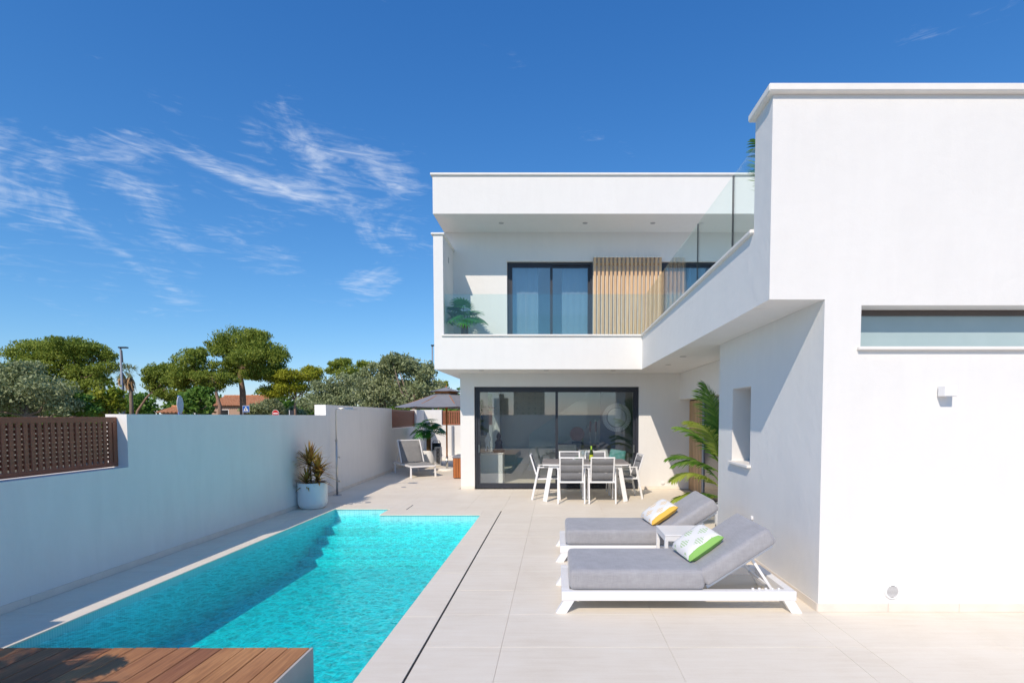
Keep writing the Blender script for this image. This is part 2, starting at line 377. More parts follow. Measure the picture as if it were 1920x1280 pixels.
# ------------------------------------------------------------------ ground, terrace and pool
XW = -4.63                               # inner face of the boundary wall
YF, YB, Y0 = 11.55, 10.5, 4.264          # house front, balcony front, front of the near wing
X1, XO, XR = 2.217, 1.76, 2.79
PXL, PXR, PYF, PYN, PXS, PYS = -3.95, -1.243, 8.55, 2.70, -2.96, 9.10    # pool outline, steps niche
g = NBM(); S2 = 1500
for (a, b_, c, d) in ((-S2, S2, 22, S2), (-S2, S2, -S2, -5), (-S2, -5.2, -5, 22), (9, S2, -5, 22)):
    g.faces.new([g.verts.new(p) for p in ((a, c, -.32), (b_, c, -.32), (b_, d, -.32), (a, d, -.32))])
struct(obj('ground', g, 'dry_ground'))
g = NBM(); g.faces.new([g.verts.new(p) for p in ((-13, -60, -.31), (-7.0, -60, -.31), (-7.0, 90, -.31), (-13, 90, -.31))]); struct(obj('road', g, 'asphalt'))
g = NBM(); box(g, -7.0, -5.21, -40, 60, -.5, -.19); struct(obj('pavement', g, 'grout'))
terr = NBM()
for (a, b_, c, d) in ((-5.2, PXL, -5, 22), (PXR, 9, -5, PYF), (PXS, 9, PYF, PYS), (PXL, 9, PYS, 22), (PXL, PXR, -5, PYN)):
    box(terr, a+.02*(a == PXR), b_-.02*(b_ == PXL), c+.02*(c == PYF)+.02*(c == PYS), d-.02*(d == PYN), -.05, -.014)
terrace = struct(obj('terrace', terr, 'grout'))
tcache = {}
def tile(x0, x1, y0, y1, name='tile', par=None, z=0, gap=.0009):
    if x1-x0 < .03 or y1-y0 < .03: return
    k = (round(x1-x0, 3), round(y1-y0, 3))
    if k not in tcache:
        b = NBM(); box(b, -(x1-x0)/2+gap, (x1-x0)/2-gap, -(y1-y0)/2+gap, (y1-y0)/2-gap, -.0135, 0, .001)
        me = bpy.data.meshes.new('tile'); b.to_mesh(me); b.free(); me.materials.append(M['tile']); tcache[k] = me
    o = bpy.data.objects.new(name, tcache[k]); COL.objects.link(o); o.parent = par or terrace; o.location = ((x0+x1)/2, (y0+y1)/2, z+random.uniform(-.0006, .0006))
def tiles(x0, x1, y0, y1, ax=-.39, dx=1.2, ay=3.6, dy=.6):
    xs = [x0]+[ax+dx*k for k in range(-20, 30) if x0+.04 < ax+dx*k < x1-.04]+[x1]
    ys = [y0]+[ay+dy*k for k in range(-30, 40) if y0+.04 < ay+dy*k < y1-.04]+[y1]
    for a, b_ in zip(xs, xs[1:]):
        for c, d in zip(ys, ys[1:]): tile(a, b_, c, d)
DX0, DX1 = -.957, -.941                   # drain slot
tiles(DX1, X1-.002, .6, 6.96); tiles(X1-.002, 5.4, .6, Y0-.002); tiles(DX1, XR-.002, 6.96, YF-.002); tiles(PXS, DX1, 8.9, YF-.002)
tiles(XW+.01, PXS, PYS+.3, YF-.002)
tiles(-4.98, -2.2, 11.55, 20.0); tiles(-4.85, XW+.01, 9.2, 11.55, ax=-10)
tiles(XW+.01, PXL-.3, 3.27, PYS+.3, ax=-10)
def coping(x0, x1, y0, y1, ax, step):
    L = (y1-y0) if ax == 'y' else (x1-x0); n = max(1, round(L/step))
    for i in range(n):
        if ax == 'y': tile(x0, x1, y0+L*i/n, y0+L*(i+1)/n, 'coping_tile')
        else: tile(x0+L*i/n, x0+L*(i+1)/n, y0, y1, 'coping_tile')
coping(PXR-.02, DX0, .6, 8.9, 'y', 1.2); coping(PXS, PXR-.02, PYF-.02, 8.9, 'x', 1.2); coping(PXL-.3, PXL+.02, 3.27, PYS+.3, 'y', 1.2)
coping(PXL+.02, PXS, PYS-.02, PYS+.3, 'x', .6)
b = NBM(); box(b, DX0, DX1, .6, 8.9, -.013, -.009); obj('drain_slot', b, 'dark_slot', terrace)
b = NBM(); bar(b, (-2.641, 8.99, .0015), (-2.656, 9.46, .0015), .012, .003); obj('drain_slot', b, 'dark_slot', terrace)
for (x, y) in ((-3.6, 9.75), (-3.55, 11.9)):
    b = NBM(); lathe(b, [(0, .003), (.055, .003), (.06, 0)], 20, (x, y, .001)); obj('floor_drain', b, 'grey_steel', terrace)
# pool shell
p = NBM(); ZB = -.66
box(p, PXL-.2, PXR+.2, PYN-.2, PYS+.2, ZB-.2, ZB)
for a in ((PXL-.2, PXL, PYN-.2, PYS+.2), (PXR, PXR+.2, PYN-.2, PYF), (PXL, PXR, PYN-.2, PYN), (PXS, PXR+.2, PYF, PYF+.2), (PXL, PXS, PYS, PYS+.2), (PXS, PXS+.15, PYF+.2, PYS)):
    box(p, *a, ZB, -.02)
pool = struct(obj('swimming_pool', p, 'pool_mosaic'))
for i, z in enumerate((-.24, -.35, -.46, -.56)):
    b = NBM(); box(b, PXL+.001+.0005*i, (PXS-.002) if i == 0 else PXR-.001-.0005*i, PYS-.30*(i+1)-.1, (PYS-.001) if i == 0 else PYF-.001-.0006*i, ZB, z, .01); obj('step', b, 'pool_mosaic', pool)
b = NBM(); WZ = -.088
# water body (L-shaped prism)
poly = [(PXL-.02, PYN-.02), (PXR+.02, PYN-.02), (PXR+.02, PYF+.02), (PXS+.02, PYF+.02), (PXS+.02, PYS+.02), (PXL-.02, PYS+.02)]
lo_ = [b.verts.new((x, y, ZB-.05)) for x, y in poly]; hi_ = [b.verts.new((x, y, WZ)) for x, y in poly]
b.faces.new(lo_[::-1]); b.faces.new(hi_)
for i in range(6): b.faces.new((lo_[i], lo_[(i+1) % 6], hi_[(i+1) % 6], hi_[i]))
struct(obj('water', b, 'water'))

# ------------------------------------------------------------------ the villa
villa = thing('villa', 'white two-storey modern villa with balcony, dark sliding doors and projecting wing', 'house')
def part(name, fn, mat, par=None, smooth=False):
    b = NBM(); fn(b); return obj(name, b, mat, par or villa, smooth)
TH = .25
def f(b):
    # ground-floor front around the sliding door
    box(b, -2.149, -1.835, YF, YF+TH, 0, 2.607); box(b, 1.875, XR+.25, YF, YF+TH, 0, 2.607); box(b, -1.835, 1.875, YF, YF+TH, 2.312, 2.607)
    box(b, -2.149, -1.9, YF+TH, 14.4, 0, 2.607); box(b, -2.149, -1.9, 17.4, 18, 0, 2.607); box(b, -2.149, -1.9, 14.4, 17.4, 0, .3); box(b, -2.149, -1.9, 14.4, 17.4, 2.4, 2.607); box(b, -2.149, 9, 18, 18.2, 0, 2.607)  # side wall; its unseen opening is added to let sun into the room
part('front_wall', f, 'stucco')
def f(b):
    # side wall with the entrance opening
    box(b, XR, XR+.25, 8.2, YF-.001, 2.02, 2.606); box(b, XR, XR+.25, 6.96, 8.2, 0, 2.606)
    box(b, XR+.25, XR+.5, 6.0, 18, 0, 2.606)
part('entrance_wall', f, 'stucco')
def f(b):
    # near wing: side wall with small window, front wall with strip window
    wy0, wy1, wz0, wz1 = 5.83, 6.43, 1.09, 1.99
    box(b, X1, X1+.3, Y0, wy0, 0, 2.61); box(b, X1, X1+.3, wy1, 6.96, 0, 2.61); box(b, X1, X1+.3, wy0, wy1, 0, wz0); box(b, X1, X1+.3, wy0, wy1, wz1, 2.61)
    box(b, X1+.3, 8, 6.66, 6.96, 0, 2.61)
part('wing_side_wall', f, 'stucco')
def f(b):
    wx0, wz0, wz1 = 2.519, 2.222, 2.563
    box(b, X1+.3-.001, 8, Y0+.0005, Y0+.3, 0, wz0) if False else None
    box(b, X1+.3, 8, Y0, Y0+.3, 0, wz0); box(b, X1+.3, wx0+.001, Y0, Y0+.3, wz0, wz1) if wx0 > X1+.3 else None
    box(b, X1+.3, 8, Y0, Y0+.3, wz1, 2.61)
    box(b, 7.2, 8, Y0, Y0+.3, wz0, wz1); box(b, 7.7, 8, Y0+.3, 18, 0, 2.61)
part('wing_front_wall', f, 'stucco')
def f(b):
    box(b, XO, 8, Y0, Y0+.36, 2.61, 4.25); box(b, 7.7, 8, Y0+.36, 10.5, 2.61, 3.27)
part('screen_wall', f, 'stucco')
def f(b):
    box(b, XO+.001, 8, Y0+.001, YF-.001, 2.611, 2.95); box(b, -2.474, XO+.001, YB+.001, YF-.001, 2.608, 2.95); box(b, -2.474, 8, YF-.001, 18.2, 2.608, 2.95)
part('floor_slab', f, 'stucco')
def f(b): box(b, -2.281, XO+.18, YB, YB+.18, 2.607, 3.27); box(b, -2.475, -2.281, YB, YF, 2.607, 5.30)
part('balcony_parapet', f, 'stucco')
def f(b): box(b, XO, XO+.18, Y0+.36, YB, 2.6075, 3.27)
part('terrace_parapet', f, 'stucco')
def f(b):
    z0, z1 = 2.95, 5.72
    box(b, -2.474, -1.086, YF, YF+TH, z0, z1); box(b, .831, 2.34, YF, YF+TH, z0, z1); box(b, 4.5, 8, YF, YF+TH, z0, z1)
    box(b, -1.086, .831, YF, YF+TH, 5.086, z1); box(b, 2.34, 4.5, YF, YF+TH, 5.086, z1)
    box(b, -2.474, -2.22, YF+TH, 18, z0, z1); box(b, -2.474, 8, 18, 18.2, z0, z1); box(b, 7.75, 8, YF+TH, 18, z0, z1)
part('upper_wall', f, 'stucco')
roof = part('roof', lambda b: box(b, -2.475, 8, YB, 18.3, 5.72, 6.47), 'stucco')
# stone caps along the tops
def cap(name, x0, x1, y0, y1, z, o=.045, t=.035):
    b = NBM(); box(b, x0-o, x1+o, y0-o, y1+o, z+.001, z+t, .006); return obj(name, b, 'cap_stone', villa)
b = NBM(); box(b, -2.475-.04, 8.04, YB-.04, 18.3, 6.471, 6.515, .008); obj('roof_cap', b, 'cap_stone', villa)
b = NBM(); box(b, XO-.05, 8.05, Y0-.05, Y0+.41, 4.251, 4.315, .01); obj('wall_cap', b, 'cap_stone', villa)
b = NBM(); box(b, -2.32, XO+.21, YB-.035, YB+.21, 3.271, 3.309, .008); obj('parapet_cap', b, 'cap_stone', villa)
b = NBM(); box(b, XO-.035, XO+.21, Y0+.362, YB-.036, 3.271, 3.309, .008); obj('parapet_cap', b, 'cap_stone', villa)
b = NBM(); box(b, -2.515, -2.241, YB-.035, YF-.001, 5.301, 5.34, .008); obj('parapet_cap', b, 'cap_stone', villa)
# glass railings
gz0, gz1 = 3.295, 4.14
for x0, x1 in ((-2.275, -.62), (-.61, XO+.07)):
    b = NBM(); box(b, x0, x1, YB+.08, YB+.096, gz0, gz1); obj('railing_pane', b, 'rail_glass', villa)
for y0, y1 in ((8.6, YB+.07), (6.77, 8.585), (5.44, 6.755), (Y0+.37, 5.425)):
    b = NBM(); box(b, XO+.08, XO+.096, y0, y1, gz0, gz1); obj('railing_pane', b, 'rail_glass', villa)
for y in (6.762, 5.4325):
    b = NBM(); box(b, XO+.079, XO+.097, y-.006, y+.006, gz0, gz1); obj('pane_joint', b, 'black_plastic', villa)
# sliding glass doors
def window(name, x0, x1, z0, z1, y, splits, glassmat, fw=.075, dep=.09, rail=None):
    fr = NBM()
    box(fr, x0, x1, y, y+dep, z1-fw, z1, .004); box(fr, x0, x1, y, y+dep, z0, z0+(rail or fw), .004)
    box(fr, x0, x0+fw, y+.0005, y+dep, z0+(rail or fw), z1-fw, .004); box(fr, x1-fw, x1, y+.0005, y+dep, z0+(rail or fw), z1-fw, .004)
    root = obj(name, fr, 'dark_frame', villa)
    xs = [x0+fw]+splits+[x1-fw]
    for i, (a, c) in enumerate(zip(xs, xs[1:])):
        yy = y+.02+.03*(i % 2); s = NBM(); w_ = .055
        a2 = a-(.03 if i else 0); c2 = c+(.03 if i < len(xs)-2 else 0); zb = z0+(rail or fw)
        box(s, a2, c2, yy, yy+.028, z1-fw-w_, z1-fw+.005, .003); box(s, a2, c2, yy, yy+.028, zb-.005, zb+w_, .003)
        box(s, a2, a2+w_, yy+.0006, yy+.0274, zb+w_, z1-fw-w_); box(s, c2-w_, c2, yy+.0006, yy+.0274, zb+w_, z1-fw-w_)
        obj('sash', s, 'dark_frame', root)
        q = NBM(); box(q, a2+w_-.004, c2-w_+.004, yy+.01, yy+.018, zb+w_-.004, z1-fw-w_+.004); obj('pane', q, glassmat, root)
    return root
door = window('sliding_door', -1.835, 1.875, .012, 2.31, YF+.06, [.02], 'door_glass', .06, .11, .06)
for x in (-1.74, 1.775):
    b = NBM(); box(b, x-.012, x+.012, YF+.05, YF+.079, .82, 1.0, .004); obj('handle', b, 'steel', door)
window('balcony_door', -1.084, .829, 2.955, 5.084, YF+.07, [-.10], 'window_glass', .055, .1)
window('balcony_door', 2.345, 4.49, 2.955, 5.084, YF+.07, [3.4], 'window_glass', .055, .1)
b = NBM(); box(b, -1.12, .831, YF-.012, YF+.05, 5.087, 5.115); obj('lintel', b, 'cap_stone', villa)
b = NBM(); box(b, -2.03, -2.02, 14.4, 17.4, .3, 2.4); obj('added_side_pane', b, 'rail_glass', villa)  # glazing of the unseen window added to brighten the interior
# vertical wood slats beside the balcony door
n = 17; sme = NBM(); box(sme, -.026, .026, -.02, .02, -1.09, 1.09, .003); me = bpy.data.meshes.new('slat'); sme.to_mesh(me); sme.free(); me.materials.append(M['slat_wood'])
for i in range(n):
    o = bpy.data.objects.new('slat', me); COL.objects.link(o); o.parent = villa; o.location = (.865+i*(2.315-.865)/(n-1), YF-.06, 4.06)
b = NBM(); box(b, .832, 2.343, YF-.085, YF-.001, 5.151, 5.175); obj('slat_header', b, 'cap_stone', villa)
for z in (3.2, 5.0): b = NBM(); box(b, .835, 2.345, YF-.038, YF-.002, z, z+.04); obj('slat_batten', b, 'slat_wood', villa)
# entrance: slat panel and glazed door
n = 10
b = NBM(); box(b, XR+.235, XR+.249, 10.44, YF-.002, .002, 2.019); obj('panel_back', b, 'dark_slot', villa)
sme = NBM(); box(sme, -.005, .005, -.032, .032, -.99, .99, .002); me = bpy.data.meshes.new('slat'); sme.to_mesh(me); sme.free(); me.materials.append(M['box_wood' if 0 else 'slat_wood'])
for i in range(n):
    o = bpy.data.objects.new('slat', me); COL.objects.link(o); o.parent = villa; o.location = (XR+.22, YF-.06-i*.113, 1.0)
b = NBM(); box(b, XR+.19, XR+.249, 10.33, 10.43, 0, 2.0, .004); box(b, XR+.19, XR+.249, 8.25, 10.33, 1.93, 2.0, .004); obj('entrance_frame', b, 'grey_frame', villa)
b = NBM(); box(b, XR+.21, XR+.248, 8.25, 10.32, .02, 1.92); obj('entrance_door', b, 'screen_black', villa)
# small window in the wing and strip window
b = NBM(); box(b, X1+.25, X1+.295, 5.832, 5.875, 1.095, 1.985, .003); box(b, X1+.25, X1+.295, 6.385, 6.428, 1.095, 1.985, .003); box(b, X1+.25, X1+.295, 5.876, 6.384, 1.095, 1.14, .003); box(b, X1+.25, X1+.295, 5.876, 6.384, 1.94, 1.985, .003)
sw = obj('wing_window', b, 'dark_frame', villa)
b = NBM(); box(b, X1+.27, X1+.28, 5.87, 6.39, 1.13, 1.95); obj('pane', b, 'window_glass', sw)
b = NBM(); box(b, X1-.045, X1+.245, 5.80, 6.46, 1.06, 1.093, .005); obj('sill', b, 'cap_stone', sw)
b = NBM(); box(b, 2.53, 7.19, Y0+.19, Y0+.25, 2.515, 2.562, .003); box(b, 2.53, 7.19, Y0+.19, Y0+.25, 2.224, 2.24, .003); sw = obj('strip_window', b, 'strip_frame', villa)
b = NBM(); box(b, 2.525, 7.19, Y0+.21, Y0+.22, 2.24, 2.515); obj('pane', b, 'frosted_glass', sw)
b = NBM(); box(b, 2.49, 7.2, Y0-.04, Y0+.18, 2.195, 2.2215, .004); obj('sill', b, 'cap_stone', sw)
# skirting tiles
def skirt(x0, x1, y0, y1, par, h=.07):
    L = max(x1-x0, y1-y0); n = max(1, round(L/.6))
    for i in range(n):
        b = NBM()
        if x1-x0 > y1-y0: box(b, x0+L*i/n+.0015, x0+L*(i+1)/n-.0015, y0, y1, .001, h, .002)
        else: box(b, x0, x1, y0+L*i/n+.0015, y0+L*(i+1)/n-.0015, .001, h, .002)
        obj('skirting_tile', b, 'skirting', par)
skirt(X1-.01, 6.4, Y0-.01, Y0-.0005, villa); skirt(X1-.01, X1-.0005, Y0, 6.96, villa); skirt(-2.149, -1.84, YF-.01, YF-.0005, villa); skirt(1.88, XR, YF-.01, YF-.0005, villa)
# recessed downlights
for (x, y, z) in ((-1.15, 11.0, 5.72), (.62, 11.0, 5.72), (2.05, 11.0, 5.72), (-1.55, 10.75, 2.608), (-.2, 10.75, 2.608), (1.2, 10.75, 2.608), (2.1, 9.6, 2.61), (2.05, 8.3, 2.61)):
    b = NBM(); lathe(b, [(0, -.004), (.035, -.004), (.05, -.006), (.055, 0)], 20, (x, y, z)); obj('downlight', b, 'grey_steel', villa)
b = NBM(); lathe(b, [(0, 0), (.04, 0), (.045, -.012), (.0, -.014)], 18); o = obj('wall_socket', b, 'white_metal', villa); o.rotation_euler = (-math.pi/2, 0, 0); o.location = (2.42, YF-.016, .16)
b = NBM(); box(b, -.02, .0, -.018, .018, -.02, .02, .004); obj('wall_hook', b, 'white_metal', villa, loc=(X1-.001, 5.72, .51))
b = NBM(); box(b, -2.285, -2.276, 11.0, 11.08, 4.9, 5.02, .002); obj('switch_plate', b, 'grey_steel', villa)
# wall lamp and vent of the wing
wl = thing('wall_lamp', 'small white cube wall lamp beneath the strip window', 'lamp', (3.21, Y0, 1.855))
b = NBM(); box(b, -.05, .05, -.1, -.014, -.043, .045, .006); obj('lamp_body', b, 'white_metal', wl)
b = NBM(); box(b, -.038, .038, -.014, -.001, -.035, .035, .003); obj('wall_plate', b, 'white_metal', wl)
vt = thing('wall_vent', 'round white louvred vent low on the wing wall', 'vent', (2.838, Y0-.001, .175))
b = NBM(); lathe(b, [(.05, 0), (.05, .012), (.062, .012), (.066, .004), (.066, 0)], 28); o = obj('rim', b, 'white_metal', vt); o.rotation_euler = (math.pi/2, 0, 0)
b = NBM(); lathe(b, [(0, .001), (.0495, .001), (.0495, .002), (0, .002)], 28); o = obj('dark_backing', b, 'dark_frame', vt); o.rotation_euler = (math.pi/2, 0, 0)  # flat dark disc, shade behind the louvres put into its colour
for i in range(9):
    z = -.04+i*.01; hw = math.sqrt(.05**2-z*z)
    b = NBM(); bar(b, (-hw, -.008, z), (hw, -.008, z), .006, .0045); obj('louvre', b, 'white_metal', vt)

# interior seen through the sliding doors
rm = NBM(); box(rm, -1.9, 3.0, YF+TH, 18, -.05, .004); obj('room_floor', rm, 'tile', villa)
rm = NBM(); box(rm, -1.899, 3.04, 17.85, 17.99, .005, 2.6); box(rm, -1.899, 3.04, YF+.26, 17.84, 2.56, 2.6); obj('room_wall', rm, 'plaster_in', villa)
rm = NBM(); box(rm, -2.2, 7.7, 13.6, 13.75, 2.96, 5.7); obj('room_wall', rm, 'plaster_in', villa)
def curtain(x0, x1, y, z0, z1):
    V = []; F = []; n = int((x1-x0)/.02)
    for i in range(n+1):
        x = x0+(x1-x0)*i/n; yy = y+.006*math.sin(i*.9)
        V += [(x, yy, z0), (x, yy+.004, z1)]
    for i in range(n): a = 2*i; F.append((a, a+2, a+3, a+1))
    pmesh('curtain', V, F, 'curtain', villa, True)
for a in ((-1.02, -.40), (.14, .80), (2.4, 3.1), (3.8, 4.45)): curtain(*a, YF+.32, 2.96, 5.05)
stair = bpy.data.objects.new('staircase', None); COL.objects.link(stair); stair.parent = villa
for i in range(11):
    b = NBM(); x = -.75+i*.25; z = .17*(i+1); box(b, x, x+.27, 15.6, 16.5, z-.05 if i else .005, z, .004); 
    if i: box(b, x, x+.03, 15.62, 16.48, z-.17, z-.051)
    obj('step', b, 'plaster_in', stair)
b = NBM(); prism(b, [(-.85, .005), (-.55, .005), (2.1, 1.75), (2.1, 2.05), (-.85, .12)], 15.5, 15.595); obj('stringer', b, 'plaster_in', stair)
b = NBM(); prism(b, [(-.8, .15), (2.0, 2.0), (2.0, 2.5), (1.2, 2.5), (-.8, 1.1)], 15.53, 15.545); obj('balustrade_pane', b, 'rail_glass', stair)
ped = thing('display_plinth', 'pale plinth with two statues behind the left door pane', 'plinth', (-1.6, 12.7, .004))
b = NBM(); box(b, -.35, .3, -.2, .25, 0, .72, .006); obj('body', b, 'white_metal', ped)
b = NBM(); box(b, -.37, .32, -.22, .27, .721, .75, .006); obj('top', b, 'white_metal', ped)
def skin_fig(name, edges, verts, rads, mat, parent=None):
    me = bpy.data.meshes.new(name); me.from_pydata(verts, edges, []); o = bpy.data.objects.new(name, me); COL.objects.link(o)
    md = o.modifiers.new('skin', 'SKIN'); md2 = o.modifiers.new('sub', 'SUBSURF'); md2.levels = 1; md2.render_levels = 2
    for v, r in zip(me.skin_vertices[0].data, rads): v.radius = (r, r)
    me.skin_vertices[0].data[0].use_root = True; me.materials.append(M[mat]); o.parent = parent; return o
sf = skin_fig('statuette', [(0, 1), (1, 2), (2, 3), (3, 4), (0, 5), (5, 6), (0, 7), (7, 8), (2, 9), (9, 10), (2, 11), (11, 12)],
    [(0, 0, .24), (.0, 0, .32), (.01, 0, .40), (.015, 0, .45), (.02, 0, .50), (-.035, 0, .13), (-.045, 0, .02), (.04, .0, .13), (.055, -.01, .02), (-.06, 0, .35), (-.05, -.03, .25), (.07, 0, .35), (.06, -.04, .26)],
    [.05, .045, .05, .02, .036, .03, .02, .03, .02, .02, .015, .02, .015], 'pot_white')
sf.location = (-1.68, 12.6, .755); tag(sf, 'white standing figure statuette on the plinth behind glass', 'statue')
sb = NBM(); lathe(sb, [(0, 0), (.13, 0), (.15, .05), (.10, .1), (.085, .2), (.10, .26), (.05, .31), (.035, .33), (.06, .38), (.05, .44), (.02, .48), (0, .5)], 18)
tag(obj('seated_statue', sb, 'bronze', None, True, (-1.42, 12.72, .755)), 'dark seated figure statue on the plinth behind glass', 'statue')
tv = thing('television', 'black flat television on the left wall indoors', 'television', (-1.885, 13.5, 1.5))
b = NBM(); box(b, .0, .05, -.55, .55, -.33, .33, .01); obj('case', b, 'black_plastic', tv)
b = NBM(); box(b, .051, .055, -.53, .53, -.31, .31); obj('screen', b, 'screen_black', tv)
sbd = thing('sideboard', 'long grey white sideboard under the round wall mirror', 'sideboard', (.95, 14.6, .004))
b = NBM(); box(b, -.9, .75, 0, .45, .06, .86, .008); obj('carcass', b, 'parasol_grey', sbd)
for i in range(3):
    b = NBM(); box(b, -.88+i*.545, -.36+i*.545, -.012, -.001, .09, .83, .004); obj('door', b, 'pot_white' if i == 0 else 'parasol_grey', sbd)
dsc = thing('disc_ornament', 'round reddish disc ornament standing on the sideboard', 'ornament', (.62, 14.8, .865))
b = NBM(); lathe(b, [(0, .03), (.2, .02), (.21, 0), (.2, -.02), (0, -.03)], 28); o = obj('disc', b, 'painting', dsc); o.rotation_euler = (math.pi/2, 0, 0); o.location = (0, 0, .27)
b = NBM(); box(b, -.15, .15, -.05, .05, 0, .05, .005); obj('base', b, 'black_plastic', dsc)
for i, x in enumerate((1.0, 1.16)):
    b = NBM(); lathe(b, [(0, 0), (.05, 0), (.045, .02), (.012, .05), (.02, .12), (.01, .17), (.022, .22), (.012, .3), (.03, .33), (.03, .34), (0, .34)], 14); cs = obj('candlestick', b, 'steel', None, True, (x, 14.8, .865))
    b = NBM(); lathe(b, [(0, .34), (.028, .34), (.028, .34+.3), (0, .64)], 12); obj('candle', b, 'painting', cs)
    tag(cs, 'tall candle in silver holder, %s of the pair on the sideboard' % ('left' if i == 0 else 'right'), 'candlestick', 'candles on the sideboard')
mir = thing('sunburst_mirror', 'round sunburst mirror hanging behind the right door pane', 'mirror', (1.53, 12.86, 1.62))
b = NBM(); lathe(b, [(0, 0), (.235, 0), (.235, .02), (.0, .02)], 40); o = obj('glass_disc', b, 'steel', mir); o.rotation_euler = (math.pi/2, 0, 0)
pet = NBM(); box(pet, -.016, .016, -.012, .012, .25, .36, .006); me = bpy.data.meshes.new('ray'); pet.to_mesh(me); pet.free(); me.materials.append(M['pot_white'])
for i in range(44):
    o = bpy.data.objects.new('ray', me); COL.objects.link(o); o.parent = mir; o.rotation_euler = (0, 2*math.pi*i/44, 0)
b = NBM(); box(b, 1.12, 1.94, 12.93, 13.0, .01, 2.55); obj('partition', b, 'sofa_fabric', villa)
sofa = thing('sofa', 'dark grey sofa indoors behind the right door pane', 'sofa', (1.1, 11.92, .004))
b = NBM(); box(b, -.5, .72, 0, .85, .1, .42, .05, seg=2); obj('seat', b, 'sofa_fabric', sofa, True)
b = NBM(); box(b, -.5, .72, .65, .9, .43, .78, .06, seg=2); obj('backrest', b, 'sofa_fabric', sofa, True)
b = NBM(); box(b, .725, .9, 0, .9, .1, .6, .05, seg=2); obj('arm', b, 'sofa_fabric', sofa, True)
def cushion_mesh(w_, h_, t_, n=12):
    V = []; F = []
    for s in (1, -1):
        for i in range(n+1):
            for j in range(n+1):
                u = i/n*2-1; v = j/n*2-1; e = max(0, (1-u**4)*(1-v**4))**.55
                pin = 1-.07*(abs(u*v))**2+.0
                edge = 1-.06*(1-u*u)*abs(v)**6-.0; edge2 = 1-.06*(1-v*v)*abs(u)**6
                V.append((u*w_/2*pin*edge2, v*h_/2*pin*edge, s*t_/2*e+.004*math.sin(9*u+3*v)*e))
    m = (n+1)**2
    for s in (0, 1):
        for i in range(n):
            for j in range(n):
                a = s*m+i*(n+1)+j; q = (a, a+n+1, a+n+2, a+1); F.append(q if s == 0 else q[::-1])
    return V, F
def cushion(name, w_, h_, t_, mat):
    V, F = cushion_mesh(w_, h_, t_); o = pmesh(name, V, F, mat, None, True); return o
for i, (x, mat, lab) in enumerate(((.75, 'stripe_fabric', 'pale cushion leaning on the sofa beside the other pale one, left'), (1.1, 'stripe_fabric', 'pale cushion leaning in the middle of the indoor sofa'), (1.5, 'teal_fabric', 'teal cushion at the right end of the indoor sofa'))):
    o = cushion('sofa_cushion', .42, .4, .14, mat); o.location = (x, 12.44, .66); o.rotation_euler = (math.radians(68), random.uniform(-.3, .3), 0); tag(o, lab, 'cushion', 'sofa cushions')

# ------------------------------------------------------------------ boundary walls and fences
bw = thing('boundary_wall', 'white rendered boundary wall with a stepped top beside the pool', 'wall')
KX, KY = XW, 9.1; WX = lambda y: KX+(y-KY)*(-.37/7.9)        # the wall kinks outwards behind the planter
WT = .23
def wallpiece(b, y0, y1, z0, z1):
    def fx(y): return XW if y <= KY else WX(y)
    vs = [b.verts.new(p) for p in ((fx(y0), y0, z0), (fx(y1), y1, z0), (fx(y1)-WT, y1, z0), (fx(y0)-WT, y0, z0), (fx(y0), y0, z1), (fx(y1), y1, z1), (fx(y1)-WT, y1, z1), (fx(y0)-WT, y0, z1))]
    for q in ((0, 1, 2, 3), (4, 7, 6, 5), (0, 4, 5, 1), (1, 5, 6, 2), (2, 6, 7, 3), (3, 7, 4, 0)): b.faces.new([vs[i] for i in q])
ZL, ZM, ZH = 1.10, 1.672, 1.885
def wp(name, y0, y1, z0, z1): b = NBM(); wallpiece(b, y0, y1, z0, z1); return obj(name, b, 'wall_stucco', bw)
YE = 5.53; YH = 10.47; YFa, YFb = 15.4, 18.7
wp('pillar', 1.0, 2.2, -.3, ZM); wp('low_wall', 2.2, YE, -.3, ZL); wp('tall_wall', YE, KY, -.3, ZM); wp('tall_wall', KY, YH, -.3, ZM); wp('higher_wall', YH, YFa, -.3, ZH); wp('low_wall', YFa, YFb, -.3, 1.27)
wp('pillar', YFb, 20.0, -.3, ZH); wp('tall_wall', -5, 1.0, -.3, ZM)
for y0, y1 in ((3.27, KY-.002), (KY, YFb)):
    n = round((y1-y0)/.6)
    for i in range(n):
        a = y0+(y1-y0)*i/n+.0015; c = y0+(y1-y0)*(i+1)/n-.0015; b = NBM(); xa, xc = (XW if a < KY else WX(a)), (XW if c <= KY else WX(c))
        vs = [b.verts.new(p_) for p_ in ((xa+.0005, a, .001), (xc+.0005, c, .001), (xc+.012, c, .001), (xa+.012, a, .001), (xa+.0005, a, .07), (xc+.0005, c, .07), (xc+.012, c, .07), (xa+.012, a, .07))]
        for q in ((0, 1, 2, 3), (4, 7, 6, 5), (0, 4, 5, 1), (1, 5, 6, 2), (2, 6, 7, 3), (3, 7, 4, 0)): b.faces.new([vs[k] for k in q])
        obj('skirting_tile', b, 'skirting', bw)
rw = thing('rear_wall', 'sunlit white boundary wall closing the terrace behind the parasol', 'wall')
b = NBM(); box(b, -5.3, -4.45, 20.0, 20.23, -.3, 1.9); box(b, -4.45, -1.5, 20.0, 20.23, -.3, 1.30); box(b, -1.5, 9, 20.0, 20.23, -.3, 1.9); obj('wall_body', b, 'stucco', rw)
b = NBM(); box(b, -4.6, -1.0, 19.2, 19.99, .001, .12, .005); obj('ledge', b, 'cap_stone', rw)
b = NBM(); tube(b, [(-4.02, 19.95, .12), (-4.02, 19.95, 1.28)], .045, 12); obj('drain_pipe', b, 'grey_frame', rw)
bk = thing('street_wall', 'white rendered wall behind the viewer reflected in the sliding door', 'wall')
